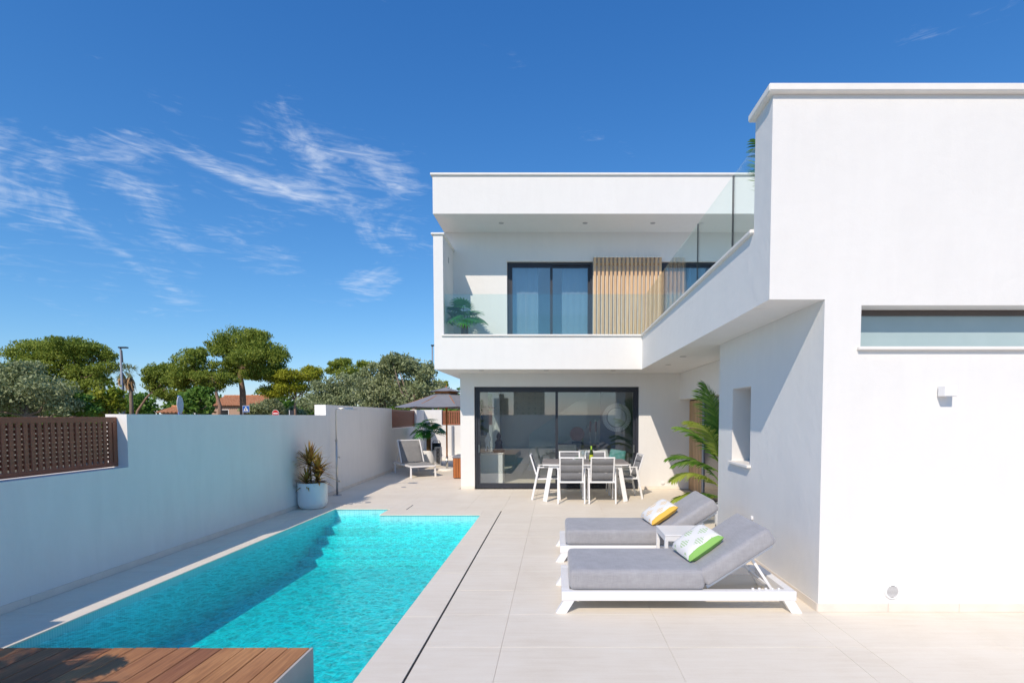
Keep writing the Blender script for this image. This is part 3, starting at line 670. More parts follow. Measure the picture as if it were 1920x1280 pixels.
b = NBM(); box(b, -5.1, 9, -5.2, -4.95, -.3, 1.72); obj('wall_body', b, 'stucco', bk)
sl_cache = {}
def slat_fence(name, label, p0, p1, z0, z1, pitch, slat, both=True, face=1):
    p0 = Vector(p0); p1 = Vector(p1); d = (p1-p0); L = d.length; rz = math.atan2(d.y, d.x)
    r = thing(name, label, 'fence', (p0.x, p0.y, 0), rz)
    b = NBM(); H = z1-z0
    box(b, 0, L, -.025, .025, z1-.055, z1, .003); box(b, 0, L, -.025, .025, z0, z0+.045, .003); box(b, 0, .05, -.0245, .0245, z0+.046, z1-.056); box(b, L-.05, L, -.0245, .0245, z0+.046, z1-.056); obj('frame', b, 'brown_metal', r)
    m = NBM(); box(m, -slat/2, slat/2, -.022, -.006, z0+.03, z1-.04, .003); me = bpy.data.meshes.new('slat'); m.to_mesh(me); m.free(); me.materials.append(M['brown_metal'])
    n = int((L-.1)/pitch)
    for i in range(n):
        o = bpy.data.objects.new('slat', me); COL.objects.link(o); o.parent = r; o.location = (.05+(L-.1)*(i+.5)/n, 0, 0)
    if both:
        m = NBM(); box(m, .03, L-.03, .014, .022, -.0165, .0165, .002); me = bpy.data.meshes.new('cross_slat'); m.to_mesh(me); m.free(); me.materials.append(M['brown_metal'])
        k = int((H-.1)/.046)
        for i in range(k):
            o = bpy.data.objects.new('cross_slat', me); COL.objects.link(o); o.parent = r; o.location = (0, 0, z0+.06+(H-.12)*(i+.5)/k)
    return r
slat_fence('slatted_fence', 'brown slatted metal fence on the low wall beside the pool', (XW-.13, 2.2, 0), (XW-.13, YE-.003, 0), ZL+.012, 1.642, .062, .040, face=-1)
slat_fence('slatted_fence', 'brown slatted metal fence on the low side wall behind the lounge chair', (WX(YFa)-.1, YFa+.003, 0), (WX(YFb)-.1, YFb-.003, 0), 1.28, 1.86, .09, .05, face=-1)
slat_fence('slatted_fence', 'brown slatted metal fence on the rear wall behind the parasol pole', (-4.44, 20.1, 0), (-1.51, 20.1, 0), 1.312, 1.86, .09, .05)

# ------------------------------------------------------------------ wooden deck platform
dk = thing('wooden_deck', 'reddish brown plank deck platform at the near end of the pool', 'deck', (0, 0, 0))
DXR, DYF, DZ = -1.575, 3.262, .15
b = NBM(); box(b, -4.58, DXR, .4, DYF, -.5, DZ-.034); box(b, DXR-.016, DXR, .4, DYF, DZ-.034, DZ+.001); obj('stone_base', b, 'deck_stone', dk)
m = NBM(); box(m, -.0685, .0685, -1.40, 1.40, -.03, 0, .004); me = bpy.data.meshes.new('plank'); m.to_mesh(me); m.free(); me.materials.append(M['deck_wood'])
for i in range(21):
    o = bpy.data.objects.new('plank', me); COL.objects.link(o); o.parent = dk; o.location = (DXR-.02-.071-.142*i, DYF-1.397+random.uniform(-.003, .003), DZ+random.uniform(-.001, .001))

# ------------------------------------------------------------------ plants
def blade(V, F, base, dirv, L, wd, droop, side=None, seg=4, fold=0):
    d = Vector(dirv).normalized(); s = side or d.cross(Vector((0, 0, 1)))
    if s.length < 1e-3: s = Vector((1, 0, 0))
    s = s.normalized(); p = Vector(base); i0 = len(V)
    for k in range(seg+1):
        t = k/seg; ww = wd*(math.sin(math.pi*(.12+.88*t)**.8)*.9+.1)*(1 if t < 1 else .05)/2
        V.append(tuple(p-s*ww)); V.append(tuple(p+s*ww)); d = (d+Vector((0, 0, -droop/seg))).normalized(); p = p+d*L/seg
    for k in range(seg): a = i0+2*k; F.append((a, a+1, a+3, a+2))
def frond(L, nl, ll, wd, droop, el=math.radians(65), leaf_droop=.5, seedv=0):
    rd = random.Random(seedv); V = []; F = []; p = Vector((0, 0, 0)); d = Vector((math.cos(el), 0, math.sin(el))); pts = [p.copy()]; n = 24
    for i in range(n): d = (d+Vector((0, 0, -droop/n*(0.4+1.4*i/n)))).normalized(); p = p+d*L/n; pts.append(p.copy())
    bm = NBM(); tube(bm, pts[::3], [.011*(1-.85*i/8) for i in range(9)], 5, True)
    bm.verts.ensure_lookup_table(); bm.verts.index_update(); V = [tuple(v.co) for v in bm.verts]; F = [tuple(v.index for v in f_.verts) for f_ in bm.faces]; bm.free()
    for k in range(nl):
        t = .22+.78*k/(nl-1); i = min(int(t*n), n-1); p = pts[i].lerp(pts[i+1], t*n-i); tan = (pts[i+1]-pts[i]).normalized()
        prof = math.sin(math.pi*(.15+.8*(t-.22)/.78))**.6
        for s in (1, -1):
            sd = Vector((0, s, 0)); dv = sd*1.0+tan*(.55+.6*t)+Vector((0, 0, .12+rd.uniform(-.12, .12))); 
            blade(V, F, p, dv, ll*prof*rd.uniform(.88, 1.08), wd, leaf_droop*rd.uniform(.7, 1.3), side=tan.cross(dv).cross(dv) if False else tan*.75+Vector((0, 0, .6)), seg=3)
    me = bpy.data.meshes.new('frond'); me.from_pydata(V, [], F); me.update(); return me
def potmesh(r, h, foot=.72):
    b = NBM(); lathe(b, [(0, 0), (r*foot, 0), (r*.86, h*.06), (r*.97, h*.16), (r, h*.24), (r, h*.98), (r*.985, h), (r*.93, h), (r*.92, h*.9), (r*.90, h*.86)], 48); return b
def areca(name, label, loc, potr, poth, fr, mats=('palm_leaf', 'palm_light'), stems=5, cat='potted palm'):
    t = thing(name, label, cat, loc)
    b = potmesh(potr, poth); obj('pot', b, 'pot_white', t, True)
    b = NBM(); lathe(b, [(0, poth*.87), (potr*.91, poth*.87)], 24); obj('soil', b, 'pot_soil', t)
    b = NBM()
    for i in range(stems):
        a = 2*math.pi*i/stems; rr = potr*.3; tube(b, [(rr*math.cos(a), rr*math.sin(a), poth*.8), (1.2*rr*math.cos(a), 1.2*rr*math.sin(a), poth+.35)], [.02, .014], 7)
    obj('stem', b, 'stem_brown', t)
    for i, (az, el, L, z, dr, lt) in enumerate(fr):
        me = frond(L, 34, L*.33, .024, dr, math.radians(el), .55, i); me.materials.append(M[mats[lt]]); o = bpy.data.objects.new('frond', me); COL.objects.link(o); o.parent = t
        o.rotation_euler = (0, 0, math.radians(az)); o.location = (.05*math.cos(math.radians(az)), .05*math.sin(math.radians(az)), z)
    return t
# entrance palm: fronds reach out past the corner of the wing
areca('potted_palm', 'tall feathery palm in a white pot by the entrance door', (2.56, 7.52, 0), .2, .36,
      [(170, 58, 1.05, .55, 1.5, 0), (192, 48, 0.97, .5, 1.5, 1), (150, 66, 1.09, .75, 1.35, 0), (205, 70, 1.09, .8, 1.5, 1), (182, 22, 0.80, .42, .9, 1), (160, 5, 0.67, .45, .8, 1), (210, 76, 1.22, .9, 1.1, 0), (140, 80, 1.18, 1.0, 1.0, 0),
       (188, 80, 1.13, 1.05, 1.2, 0), (100, 72, 1.01, .8, 1.2, 0), (70, 70, 1.01, .8, 1.2, 0), (176, 40, 0.84, .75, 1.2, 0), (198, 30, 0.67, .4, 1.0, 0)])
areca('potted_palm', 'feathery palm in a white pot on the deck outside the picture', (-3.75, 1.35, .15), .22, .4,
      [(a, e, .9, .8, 1.2, 0) for a, e in ((0, 60), (40, 45), (75, 65), (110, 50), (150, 62), (195, 48), (230, 66), (270, 50), (310, 60), (340, 75), (90, 80), (60, 30), (20, 35))])
areca('potted_palm', 'palm with leaf tips showing above the roof terrace glass', (2.54, 5.35, 2.95), .2, .35,
      [(a, e, 1.15, .45, .5, 0) for a, e in ((180, 72), (170, 80), (200, 78), (120, 70), (20, 66), (0, 60), (60, 60), (300, 60), (90, 80), (270, 78))])
def fan_leaf(r, n=20, spread=290, cup=.25):
    V = [(0, 0, 0)]; F = []; 
    for k in range(n):
        a = math.radians(-spread/2+spread*(k+.5)/n); da = math.radians(spread/n*.56)
        i0 = len(V); rl = r*(1-.18*abs(a)/math.pi)
        for (rr, dd, zz) in ((.55, 1, 0), (1, .12, -cup)):
            for s in (-1, 1): V.append((rl*rr*math.cos(a+s*da*dd), rl*rr*math.sin(a+s*da*dd), zz*rl*rr*rr*.6+(.02*r if s > 0 else 0)))
        F += [(0, i0, i0+1), (i0, i0+2, i0+3, i0+1)]
    return V, F
def fan_palm(name, label, loc, potr, poth, leaves, trunk=.35, r=.3, mat='fan_leaf', nst=4):
    t = thing(name, label, 'potted palm', loc)
    b = potmesh(potr, poth); obj('pot', b, 'pot_white', t, True)
    b = NBM(); lathe(b, [(0, poth*.87), (potr*.91, poth*.87)], 24); obj('soil', b, 'pot_soil', t)
    b = NBM()
    for i in range(nst): a = 2*math.pi*i/nst; tube(b, [(.04*math.cos(a), .04*math.sin(a), poth*.8), (.05*math.cos(a), .05*math.sin(a), poth+trunk*.6), (.03*math.cos(a), .03*math.sin(a), poth+trunk)], [.035, .03, .022], 7)
    obj('trunk', b, 'stem_brown', t)
    for i, (az, el, L) in enumerate(leaves):
        V, F = fan_leaf(r*random.uniform(.85, 1.1)); a = math.radians(az); e = math.radians(el); d = Vector((math.cos(a)*math.cos(e), math.sin(a)*math.cos(e), math.sin(e)))
        base = Vector((0, 0, poth+trunk*(.45+.55*random.random()))); tip = base+d*L
        me = bpy.data.meshes.new('leaf'); 
        q = (d+Vector((0, 0, -.9))).normalized().to_track_quat('X', 'Z'); V = [tuple(q @ Vector(v)+tip) for v in V]
        bm = NBM(); tube(bm, [base, base.lerp(tip, .5)+Vector((0, 0, .02)), tip], .006, 5); bm.verts.index_update(); o_ = len(V)
        V += [tuple(v.co) for v in bm.verts]; F += [tuple(v.index+o_ for v in f_.verts) for f_ in bm.faces]; bm.free()
        me.from_pydata(V, [], F); me.update(); me.materials.append(M[mat]); o = bpy.data.objects.new('leaf', me); COL.objects.link(o); o.parent = t
    return t
random.seed(3)
fan_palm('fan_palm', 'fan palm in a white pot behind the balcony glass', (-1.95, 11.05, 2.95), .2, .38,
         [(200, 50, .38), (250, 60, .42), (300, 35, .38), (340, 20, .36), (20, 40, .35), (80, 60, .4), (140, 50, .38), (180, 25, .36), (230, 15, .34), (280, 10, .34), (320, 60, .42), (260, 80, .45), (0, 70, .42), (215, 70, .4)], .30, .3)
fan_palm('fan_palm', 'bushy fan palm in a white pot behind the lounge chair', (-4.3, 17.3, 0), .24, .5,
         [(a, e, .42) for a, e in ((200, 50), (240, 35), (280, 60), (320, 40), (0, 50), (40, 30), (90, 60), (140, 40), (270, 15), (230, 70), (310, 75), (180, 10), (345, 12), (260, 45), (295, 25), (225, 5))], .65, .3)
# cordyline in a round planter
co = thing('potted_cordyline', 'reddish spiky plant in a round white planter beside the pool', 'potted plant', (-4.372, 9.16, 0))
obj('planter', potmesh(.248, .47), 'pot_white', co, True)
b = NBM(); lathe(b, [(0, .40), (.222, .40)], 24); obj('soil', b, 'pot_soil', co)
rd = random.Random(5)
for (sx, sy, hh, Lf, n, lean) in ((-.02, 0, .42, .50, 95, (-.02, -.1)), (.06, .0, .27, .44, 75, (.16, -.1)), (.10, -.03, .14, .36, 44, (.22, -.2)), (-.06, -.04, .08, .36, 44, (-.15, -.3))):
    top = Vector((sx+lean[0]*hh, sy+lean[1]*hh, .42+hh)); b = NBM(); tube(b, [(sx, sy, .38), ((sx+top.x)/2, (sy+top.y)/2, .42+hh*.55), top], [.018, .016, .014], 7); obj('stem', b, 'pale_bark', co)
    V = []; F = []
    for k in range(n):
        a = rd.uniform(0, 2*math.pi); e = math.radians(90-82*(k/n)**.75+rd.uniform(-6, 6)); d = Vector((math.cos(a)*math.cos(e)+lean[0]*.6, math.sin(a)*math.cos(e), math.sin(e)))
        blade(V, F, top-Vector((0, 0, .09*k/n)), d, Lf*rd.uniform(.75, 1.05)*(.8+.2*k/n), .034, .35+.5*k/n, seg=5)
    pmesh('rosette', V, F, 'cordyline_leaf', co)

# ------------------------------------------------------------------ shower
sh = thing('garden_shower', 'slim steel outdoor shower standing against the boundary wall', 'shower', (-4.57, 10.65, 0))
b = NBM(); tube(b, [(0, 0, .012), (0, 0, 1.15)], .021, 12); tube(b, [(0, 0, 1.15), (0, 0, 1.76), (.012, 0, 1.795), (.045, 0, 1.81), (.36, 0, 1.81)], .013, 10); obj('pipe', b, 'steel', sh, True)
b = NBM(); box(b, .20, .42, -.09, .09, 1.785, 1.80, .003); obj('shower_head', b, 'steel', sh)
b = NBM(); lathe(b, [(0, .012), (.085, .012), (.09, .001)], 24); obj('base_plate', b, 'grey_steel', sh)
for z in (.80, .30):
    b = NBM(); tube(b, [(.015, 0, z), (.075, -.01, z)], .014, 8); tube(b, [(.06, -.01, z+.02), (.06, -.01, z-.03)], .009, 8); obj('tap', b, 'steel', sh)
b = NBM(); tube(b, [(.0, 0, 1.13), (0, 0, 1.17)], .026, 12); obj('collar', b, 'steel', sh)

# ------------------------------------------------------------------ sun loungers, side table, pillows
def lounger(label, loc):
    r = thing('sun_lounger', label, 'sun lounger', loc, 0, 'grey cushioned sun loungers')
    W = .78; x0, x1, z0, z1 = .05, 2.02, .105, .185
    b = NBM(); box(b, x0, x1, 0, .07, z0, z1, .006); box(b, x0, x1, W-.07, W, z0, z1, .006); box(b, x0, x0+.07, .0705, W-.0705, z0+.001, z1-.001, .004); box(b, x1-.07, x1, .0705, W-.0705, z0+.001, z1-.001, .004); box(b, 1.17, 1.22, .0705, W-.0705, z0+.02, z1-.012); obj('frame', b, 'white_metal', r)
    for s, xx in ((-1, x0+.06), (1, x1-.06)):
        for y in (.004, W-.065):
            b = NBM(); prism(b, [(xx-.045, z0-.001), (xx+.045, z0-.001), (xx+.045+s*.065, 0), (xx-.045+s*.065, 0)], y, y+.06); obj('leg', b, 'white_metal', r)
    # slatted support
    for i in range(7):
        b = NBM(); box(b, .2+i*.14, .27+i*.14, .0705, W-.0705, z1-.03, z1-.012); obj('slat', b, 'white_metal', r)
    b = NBM(); box(b, .115, 1.262, .015, W-.015, z1+.002, z1+.178, .055, seg=4); obj('seat_cushion', b, 'cushion_grey', r, True)
    a = math.radians(33); m = Matrix.Translation((1.285, 0, z1+.016)) @ Matrix.Rotation(-a, 4, 'Y')
    b = NBM(); box(b, .0, .70, .015, W-.015, 0.012, .165, .05, m, 4); obj('back_cushion', b, 'cushion_grey', r, True)
    b = NBM(); box(b, .0, .66, .09, .125, -.022, .008, 0, m); box(b, .0, .66, W-.125, W-.09, -.022, .008, 0, m); box(b, .62, .66, .126, W-.126, -.022, .008, 0, m); box(b, .30, .34, .126, W-.126, -.022, .008, 0, m); obj('back_frame', b, 'white_metal', r)
    hp = m @ Vector((.46, 0, -.01))
    b = NBM(); bar(b, (hp.x, .14, hp.z), (1.86, .14, z1-.02), .022, .022); bar(b, (hp.x, W-.14, hp.z), (1.86, W-.14, z1-.02), .022, .022); bar(b, (1.86, .14, z1-.02), (1.86, W-.14, z1-.02), .022, .022); obj('prop', b, 'white_metal', r)
    for y in (.055, W-.055):
        for k in range(5):
            b = NBM(); box(b, 1.66+k*.055, 1.68+k*.055, y-.008, y+.008, z1+.0005, z1+.014, .003); obj('notch', b, 'white_metal', r)
    return r
lounger('white framed sun lounger nearest the viewer, with a green patterned pillow', (0, 4.225, 0))
lounger('white framed sun lounger farther from the viewer, with a yellow patterned pillow', (0, 5.735, 0))
def sun_pillow(label, mat, loc, group=None):
    o = cushion('pillow', .47, .34, .15, mat); o.location = loc
    o.rotation_euler = (math.radians(12), math.radians(-20), math.radians(12)); return o
def place_pillow(label, mat, loc, rz):
    o = cushion('pillow', .40, .42, .13, mat); M3 = Matrix.Rotation(math.radians(rz), 3, 'Z') @ Matrix.Rotation(math.radians(-33), 3, 'Y') @ Matrix.Rotation(math.radians(6), 3, 'X')
    o.rotation_euler = M3.to_euler(); o.location = loc; return tag(o, label, 'pillow', 'patterned pillows on the loungers')
place_pillow('white pillow with green diamonds leaning on the nearest lounger', 'pillow_green', (1.29, 4.64, .50), 8)
place_pillow('white pillow with yellow diamonds leaning on the farther lounger', 'pillow_yellow', (1.25, 6.16, .495), 8)
stb = thing('side_table', 'small white metal table between the two sun loungers', 'table', (1.345, 5.37, 0))
b = NBM(); box(b, -.24, .24, -.23, .23, .435, .45, .004); box(b, -.238, .238, -.228, -.205, .385, .4345); box(b, -.238, .238, .205, .228, .385, .4345); box(b, -.238, -.215, -.2045, .2045, .385, .4345); box(b, .215, .238, -.2045, .2045, .385, .4345); obj('table_top', b, 'white_metal', stb)
for sx in (-1, 1):
    for sy in (-1, 1): b = NBM(); box(b, sx*.22-.018, sx*.22+.018, sy*.21-.018, sy*.21+.018, 0, .384, .003); obj('leg', b, 'white_metal', stb)

# ------------------------------------------------------------------ dining set
TX, TY = .57, 10.22
tb = thing('dining_table', 'outdoor dining table with grey slatted top and white splayed legs', 'table', (TX, TY, 0))
TW, TD = 1.66, .90
for i in range(6):
    y0 = -TD/2+i*TD/6; b = NBM(); box(b, -TW/2, TW/2, y0+.003, y0+TD/6-.003, .735, .76, .003); obj('top_slat', b, 'table_top', tb)
b = NBM(); box(b, -TW/2+.01, TW/2-.01, -TD/2+.01, TD/2-.01, .70, .733, .004); box(b, -TW/2+.12, TW/2-.12, -TD/2+.06, -TD/2+.10, .65, .6995); box(b, -TW/2+.12, TW/2-.12, TD/2-.10, TD/2-.06, .65, .6995); obj('apron', b, 'white_metal', tb)
for sx in (-1, 1):
    for sy in (-1, 1):
        b = NBM(); bar(b, (sx*(TW/2-.17), sy*(TD/2-.08), .70), (sx*(TW/2-.05), sy*(TD/2-.06), 0.005), .085, .04, .004, up=(0, 1, 0)); obj('leg', b, 'white_metal', tb)
def chair():
    r = thing('dining_chair', 'x', 'chair', (0, 0, 0), 0, 'white framed chairs around the dining table')
    t = .028; W = .25
    for s in (-1, 1):
        b = NBM(); bar(b, (s*W, -.30, 0), (s*W, -.17, .635), t, t+.01, .004); bar(b, (s*W, .25, 0), (s*W, .22, .635), t, t+.01, .004); bar(b, (s*W, -.195, .645), (s*W, .24, .645), .045, .02, .004); obj('side_frame', b, 'white_metal', r)
    b = NBM(); bar(b, (-.215, -.2, .41), (-.215, .24, .42), t, t, .003); bar(b, (.215, -.2, .41), (.215, .24, .42), t, t, .003); bar(b, (-W+.01, -.215, .405), (W-.01, -.215, .405), t, t+.004, .003); bar(b, (-W+.01, .235, .415), (W-.01, .235, .415), t, t, .003); obj('seat_frame', b, 'white_metal', r)
    b = NBM(); box(b, -.2, .2, -.19, .22, .418, .43, .004); obj('seat', b, 'mesh_grey', r)
    b = NBM(); 
    for s in (-1, 1): bar(b, (s*.215, -.19, .42), (s*.215, -.33, .875), t, t, .004)
    bar(b, (-.229, -.33, .875), (.229, -.33, .875), t, t, .004); obj('back_frame', b, 'white_metal', r)
    for k in range(3):
        z0, z1 = .45+k*.14, .45+(k+1)*.14-.006; V = []; F = []
        n = 6
        for i in range(n+1):
            u = -1+2*i/n; sag = .014*(1-u*u)
            for z in (z0, (z0+z1)/2, z1):
                zz = z-(.022*(1-u*u) if (k == 2 and z == z1) else 0); yy = -.19-(zz-.42)*.14/.455
                puff = .006 if z == (z0+z1)/2 else 0
                V.append((u*.202, yy-sag+puff*-1, zz))
        m_ = len(V); V += [(x, y+.014, z) for x, y, z in V]
        for i in range(n):
            for j in range(2):
                a = i*3+j; F.append((a, a+3, a+4, a+1)); F.append((m_+a+1, m_+a+4, m_+a+3, m_+a))
            F.append((i*3, m_+i*3, m_+i*3+3, i*3+3)); F.append((i*3+2, i*3+5, m_+i*3+5, m_+i*3+2))
        pmesh('back_panel', V, F, 'mesh_grey', r, True)
    return r
ch0 = chair(); spots = [((.295, 9.86), 0, 'white framed dining chair with its back to the viewer, left of the two'), ((.88, 9.86), 0, 'white framed dining chair with its back to the viewer, right of the two'),
    ((.30, 10.86), 180, 'dining chair facing the viewer across the table, left of the two'), ((.86, 10.86), 180, 'dining chair facing the viewer across the table, right of the two'),
    ((-.17, 10.30), -90, 'dining chair at the left end of the table'), ((1.40, 10.36), 97, 'dining chair at the right end of the table')]
for i, ((x, y), rz, lab) in enumerate(spots):
    c = ch0 if i == 0 else copy_tree(ch0); c.location = (x, y, 0); c.rotation_euler = (0, 0, math.radians(rz)); c['label'] = lab
bt = thing('wine_bottle', 'green wine bottle with yellow label on the dining table', 'bottle', (.70, 10.05, .761))
b = NBM(); lathe(b, [(0, 0), (.036, 0), (.038, .01), (.038, .17), (.034, .195), (.015, .235), (.014, .30), (0, .30)], 20); obj('bottle_body', b, 'bottle_green', bt, True)
b = NBM(); lathe(b, [(.0385, .04), (.039, .045), (.039, .13), (.0385, .135)], 20); obj('paper_label', b, 'label_yellow', bt, True)
b = NBM(); lathe(b, [(.0155, .225), (.0160, .23), (.0155, .305), (0, .307)], 16); obj('foil', b, 'foil_green', bt, True)
for i, (x, y) in enumerate(((.535, 10.12), (.60, 10.06))):
    b = NBM(); lathe(b, [(0, 0), (.034, .0), (.034, .003), (.005, .008), (.004, .09), (.02, .105), (.04, .14), (.042, .17), (.034, .215), (.0325, .215), (.040, .17), (.038, .142), (0, .1)], 20); o = obj('wine_glass', b, 'drink_glass', None, True, (x, y, .761))
    tag(o, 'clear wine glass on the dining table, %s the bottle' % ('farther from' if i == 0 else 'right beside'), 'wine glass', 'wine glasses')
sc = thing('succulent_bowl', 'small succulent in a white bowl on the dining table', 'potted plant', (.41, 10.05, .761))
b = NBM(); lathe(b, [(0, 0), (.05, 0), (.075, .03), (.08, .05), (.07, .05), (.0, .042)], 20); obj('bowl', b, 'pot_white', sc, True)
V = []; F = []
for k in range(46):
    a = rd.uniform(0, 6.28); e = math.radians(rd.uniform(15, 85)); rr = rd.uniform(0, .05); blade(V, F, (rr*math.cos(a*3), rr*math.sin(a*3), .045), (math.cos(a)*math.cos(e), math.sin(a)*math.cos(e), math.sin(e)), rd.uniform(.04, .075), .022, .3, seg=2)
pmesh('leaves', V, F, 'succulent_leaf', sc)

# ------------------------------------------------------------------ far corner: lounge chair, parasol, box, lantern
lc = thing('lounge_chair', 'white framed lounge chair with raised grey mesh back by the side wall', 'lounge chair', (-3.56, 13.76, 0), math.radians(33))
W = .33
b = NBM()
for s in (-1, 1): bar(b, (s*W, .02, .30), (s*W, 1.75, .30), .035, .045, .004)
bar(b, (-W, .02, .30), (W, .02, .30), .035, .04); bar(b, (-W, 1.75, .30), (W, 1.75, .30), .035, .04); obj('frame', b, 'white_metal', lc)
for s in (-1, 1):
    for y in (.06, 1.55): b = NBM(); bar(b, (s*W, y, .28), (s*(W+.01), y-.03, 0), .04, .04, .003); obj('leg', b, 'white_metal', lc)
def sling(name, y0, z0, y1, z1, mat, sag):
    V = []; F = []; n = 6
    for k in (0, 1):
        for i in range(n+1):
            u = -1+2*i/n
            for t in (0, .33, .66, 1): V.append((u*(W-.01), y0+(y1-y0)*t, z0+(z1-z0)*t-sag*(1-u*u)-k*.012))
    m_ = 4*(n+1)
    for i in range(n):
        for j in range(3): a = i*4+j; F += [(a, a+4, a+5, a+1), (m_+a+1, m_+a+5, m_+a+4, m_+a)]
    for j in range(3): F += [(j, j+1, m_+j+1, m_+j), (n*4+j+1, n*4+j, m_+n*4+j, m_+n*4+j+1)]
    for i in range(n): F += [(i*4, m_+i*4, m_+i*4+4, i*4+4), (i*4+3, i*4+7, m_+i*4+7, m_+i*4+3)]
    pmesh(name, V, F, mat, lc, True)
sling('seat_sling', .03, .335, .95, .345, 'mesh_light', .03); sling('back_sling', .96, .36, 1.30, .95, 'mesh_light', .0)
b = NBM()
for s in (-1, 1): bar(b, (s*(W-.01), .95, .34), (s*(W-.01), 1.31, .96), .03, .03, .003)
bar(b, (-W, 1.31, .96), (W, 1.31, .96), .03, .03); bar(b, (-W+.05, 1.2, .77), (-W+.05, 1.6, .3), .02, .02); bar(b, (W-.05, 1.2, .77), (W-.05, 1.6, .3), .02, .02); obj('back_frame', b, 'white_metal', lc)

um = thing('parasol', 'grey parasol with wooden pole and vented top behind the villa corner', 'parasol', (-3.33, 15.64, 0))
b = NBM(); tube(b, [(0, 0, .32), (0, 0, 2.44)], .026, 12); obj('pole', b, 'parasol_wood', um, True)
b = NBM(); tube(b, [(0, 0, .05), (0, 0, .42)], .033, 12); obj('sleeve', b, 'steel', um, True)
b = NBM(); lathe(b, [(0, .06), (.24, .055), (.27, .03), (.27, .001)], 32); obj('base', b, 'cap_stone', um)
def canopy(r0, z0, r1, z1, n=8, sag=.05, ph=22.5, t=.006):
    V = []; F = []; K = 6; J = 4
    for lay in (0, 1):
        for i in range(n*J):
            a0 = math.radians(ph)+2*math.pi*(i//J)/n; a1 = a0+2*math.pi/n; u = (i % J)/J; 
            c = (math.cos(a0)*(1-u)+math.cos(a1)*u, math.sin(a0)*(1-u)+math.sin(a1)*u)
            for k in range(K+1):
                s = k/K; r = r0+(r1-r0)*s; V.append((c[0]*r, c[1]*r, z0+(z1-z0)*s-sag*math.sin(math.pi*s)*.5-sag*4*u*(1-u)*s*.35-lay*t))
    m_ = n*J*(K+1)
    for i in range(n*J):
        for k in range(K):
            a = i*(K+1)+k; b_ = ((i+1) % (n*J))*(K+1)+k; F += [(a, b_, b_+1, a+1), (m_+a+1, m_+b_+1, m_+b_, m_+a)]
    return V, F
V, F = canopy(.34, 2.33, 1.53, 1.92); pmesh('canopy', V, F, 'parasol_grey', um)
V, F = canopy(.02, 2.53, .50, 2.40, sag=.02); pmesh('vent_canopy', V, F, 'parasol_grey', um)
V, F = canopy(.34, 2.332, .36, 2.40, sag=0); pmesh('vent_band', V, F, 'parasol_wood', um)
for i in range(8):
    a = math.radians(22.5+45*i); c, s = math.cos(a), math.sin(a); b = NBM(); bar(b, (.04*c, .04*s, 2.42), (1.5*c, 1.5*s, 1.90), .022, .016); obj('rib', b, 'parasol_wood', um)
    b = NBM(); bar(b, (.04*c, .04*s, 1.93), (.78*c, .78*s, 2.13), .018, .014); obj('strut', b, 'parasol_wood', um)
b = NBM(); lathe(b, [(0, 1.88), (.05, 1.88), (.05, 1.97), (0, 1.97)], 14); obj('runner', b, 'parasol_wood', um)
b = NBM(); lathe(b, [(0, 2.53), (.03, 2.535), (.018, 2.57), (0, 2.6)], 12); obj('finial', b, 'parasol_wood', um)

bxs = thing('storage_bench', 'slatted wooden box with grey top beside the villa corner', 'storage box', (-2.70, 13.5, 0))
for i in range(7): b = NBM(); box(b, .004+i*.065, .06+i*.065, -.018, .0, .02, .545, .003); obj('slat', b, 'box_wood', bxs)
for i in range(11): b = NBM(); box(b, -.018, 0, .004+i*.065, .06+i*.065, .02, .545, .003); obj('slat', b, 'box_wood', bxs)
b = NBM(); box(b, .001, .46, .001, .72, .01, .54); obj('body', b, 'dark_slot', bxs)
b = NBM(); box(b, -.03, .47, -.03, .74, .546, .60, .012, seg=2); obj('cushion', b, 'parasol_grey', bxs, True)
ln = thing('patterned_lantern', 'black and white patterned lantern beside the white palm pot', 'lantern', (-3.93, 17.1, 0))
for k, (r, z) in enumerate(((.10, .02), (.10, .60))): b = NBM(); box(b, -r, r, -r, r, z, z+.025, .004); obj('plate', b, 'pot_white', ln)
for sx in (-1, 1):
    for sy in (-1, 1): b = NBM(); box(b, sx*.09-.009, sx*.09+.009, sy*.09-.009, sy*.09+.009, .045, .599); obj('post', b, 'pot_white', ln)
for i in range(12):
    for s in (-1, 1): b = NBM(); bar(b, (-s*.08, -.085, .06+i*.045), (s*.08, -.085, .06+i*.045+.043), .009, .006); obj('lattice_bar', b, 'pot_white', ln)
b = NBM(); box(b, -.06, .06, -.06, .06, .046, .56); obj('core', b, 'screen_black', ln)
bk2 = thing('dark_basket', 'dark blue basket standing behind the white palm pot', 'basket', (-4.14, 17.75, 0))
b = NBM(); lathe(b, [(0, 0), (.14, 0), (.16, .3), (.155, .72), (.14, .72), (.13, .3), (0, .05)], 20); obj('basket_body', b, 'dark_frame', bk2, True)
b = NBM(); tube(b, [(-.15, 0, .68), (-.1, 0, .8), (.1, 0, .8), (.15, 0, .68)], .012, 7); obj('handle', b, 'dark_frame', bk2, True)
# roof-terrace / balcony seat whose top edge shows above the parapet
bs = thing('balcony_chair', 'white moulded chair on the balcony, only its top showing', 'chair', (-.53, 11.0, 2.95))
b = NBM(); box(b, -.24, .24, -.06, .0, .28, .41, .05, seg=3); obj('backrest', b, 'pot_white', bs, True)
b = NBM(); box(b, -.24, .24, -.06, .4, .2, .26, .02, seg=2); obj('seat', b, 'pot_white', bs, True)
for sx in (-1, 1):
    for y in (-.03, .36): b = NBM(); tube(b, [(sx*.2, y, .2), (sx*.22, y, 0)], .015, 8); obj('leg', b, 'white_metal', bs)

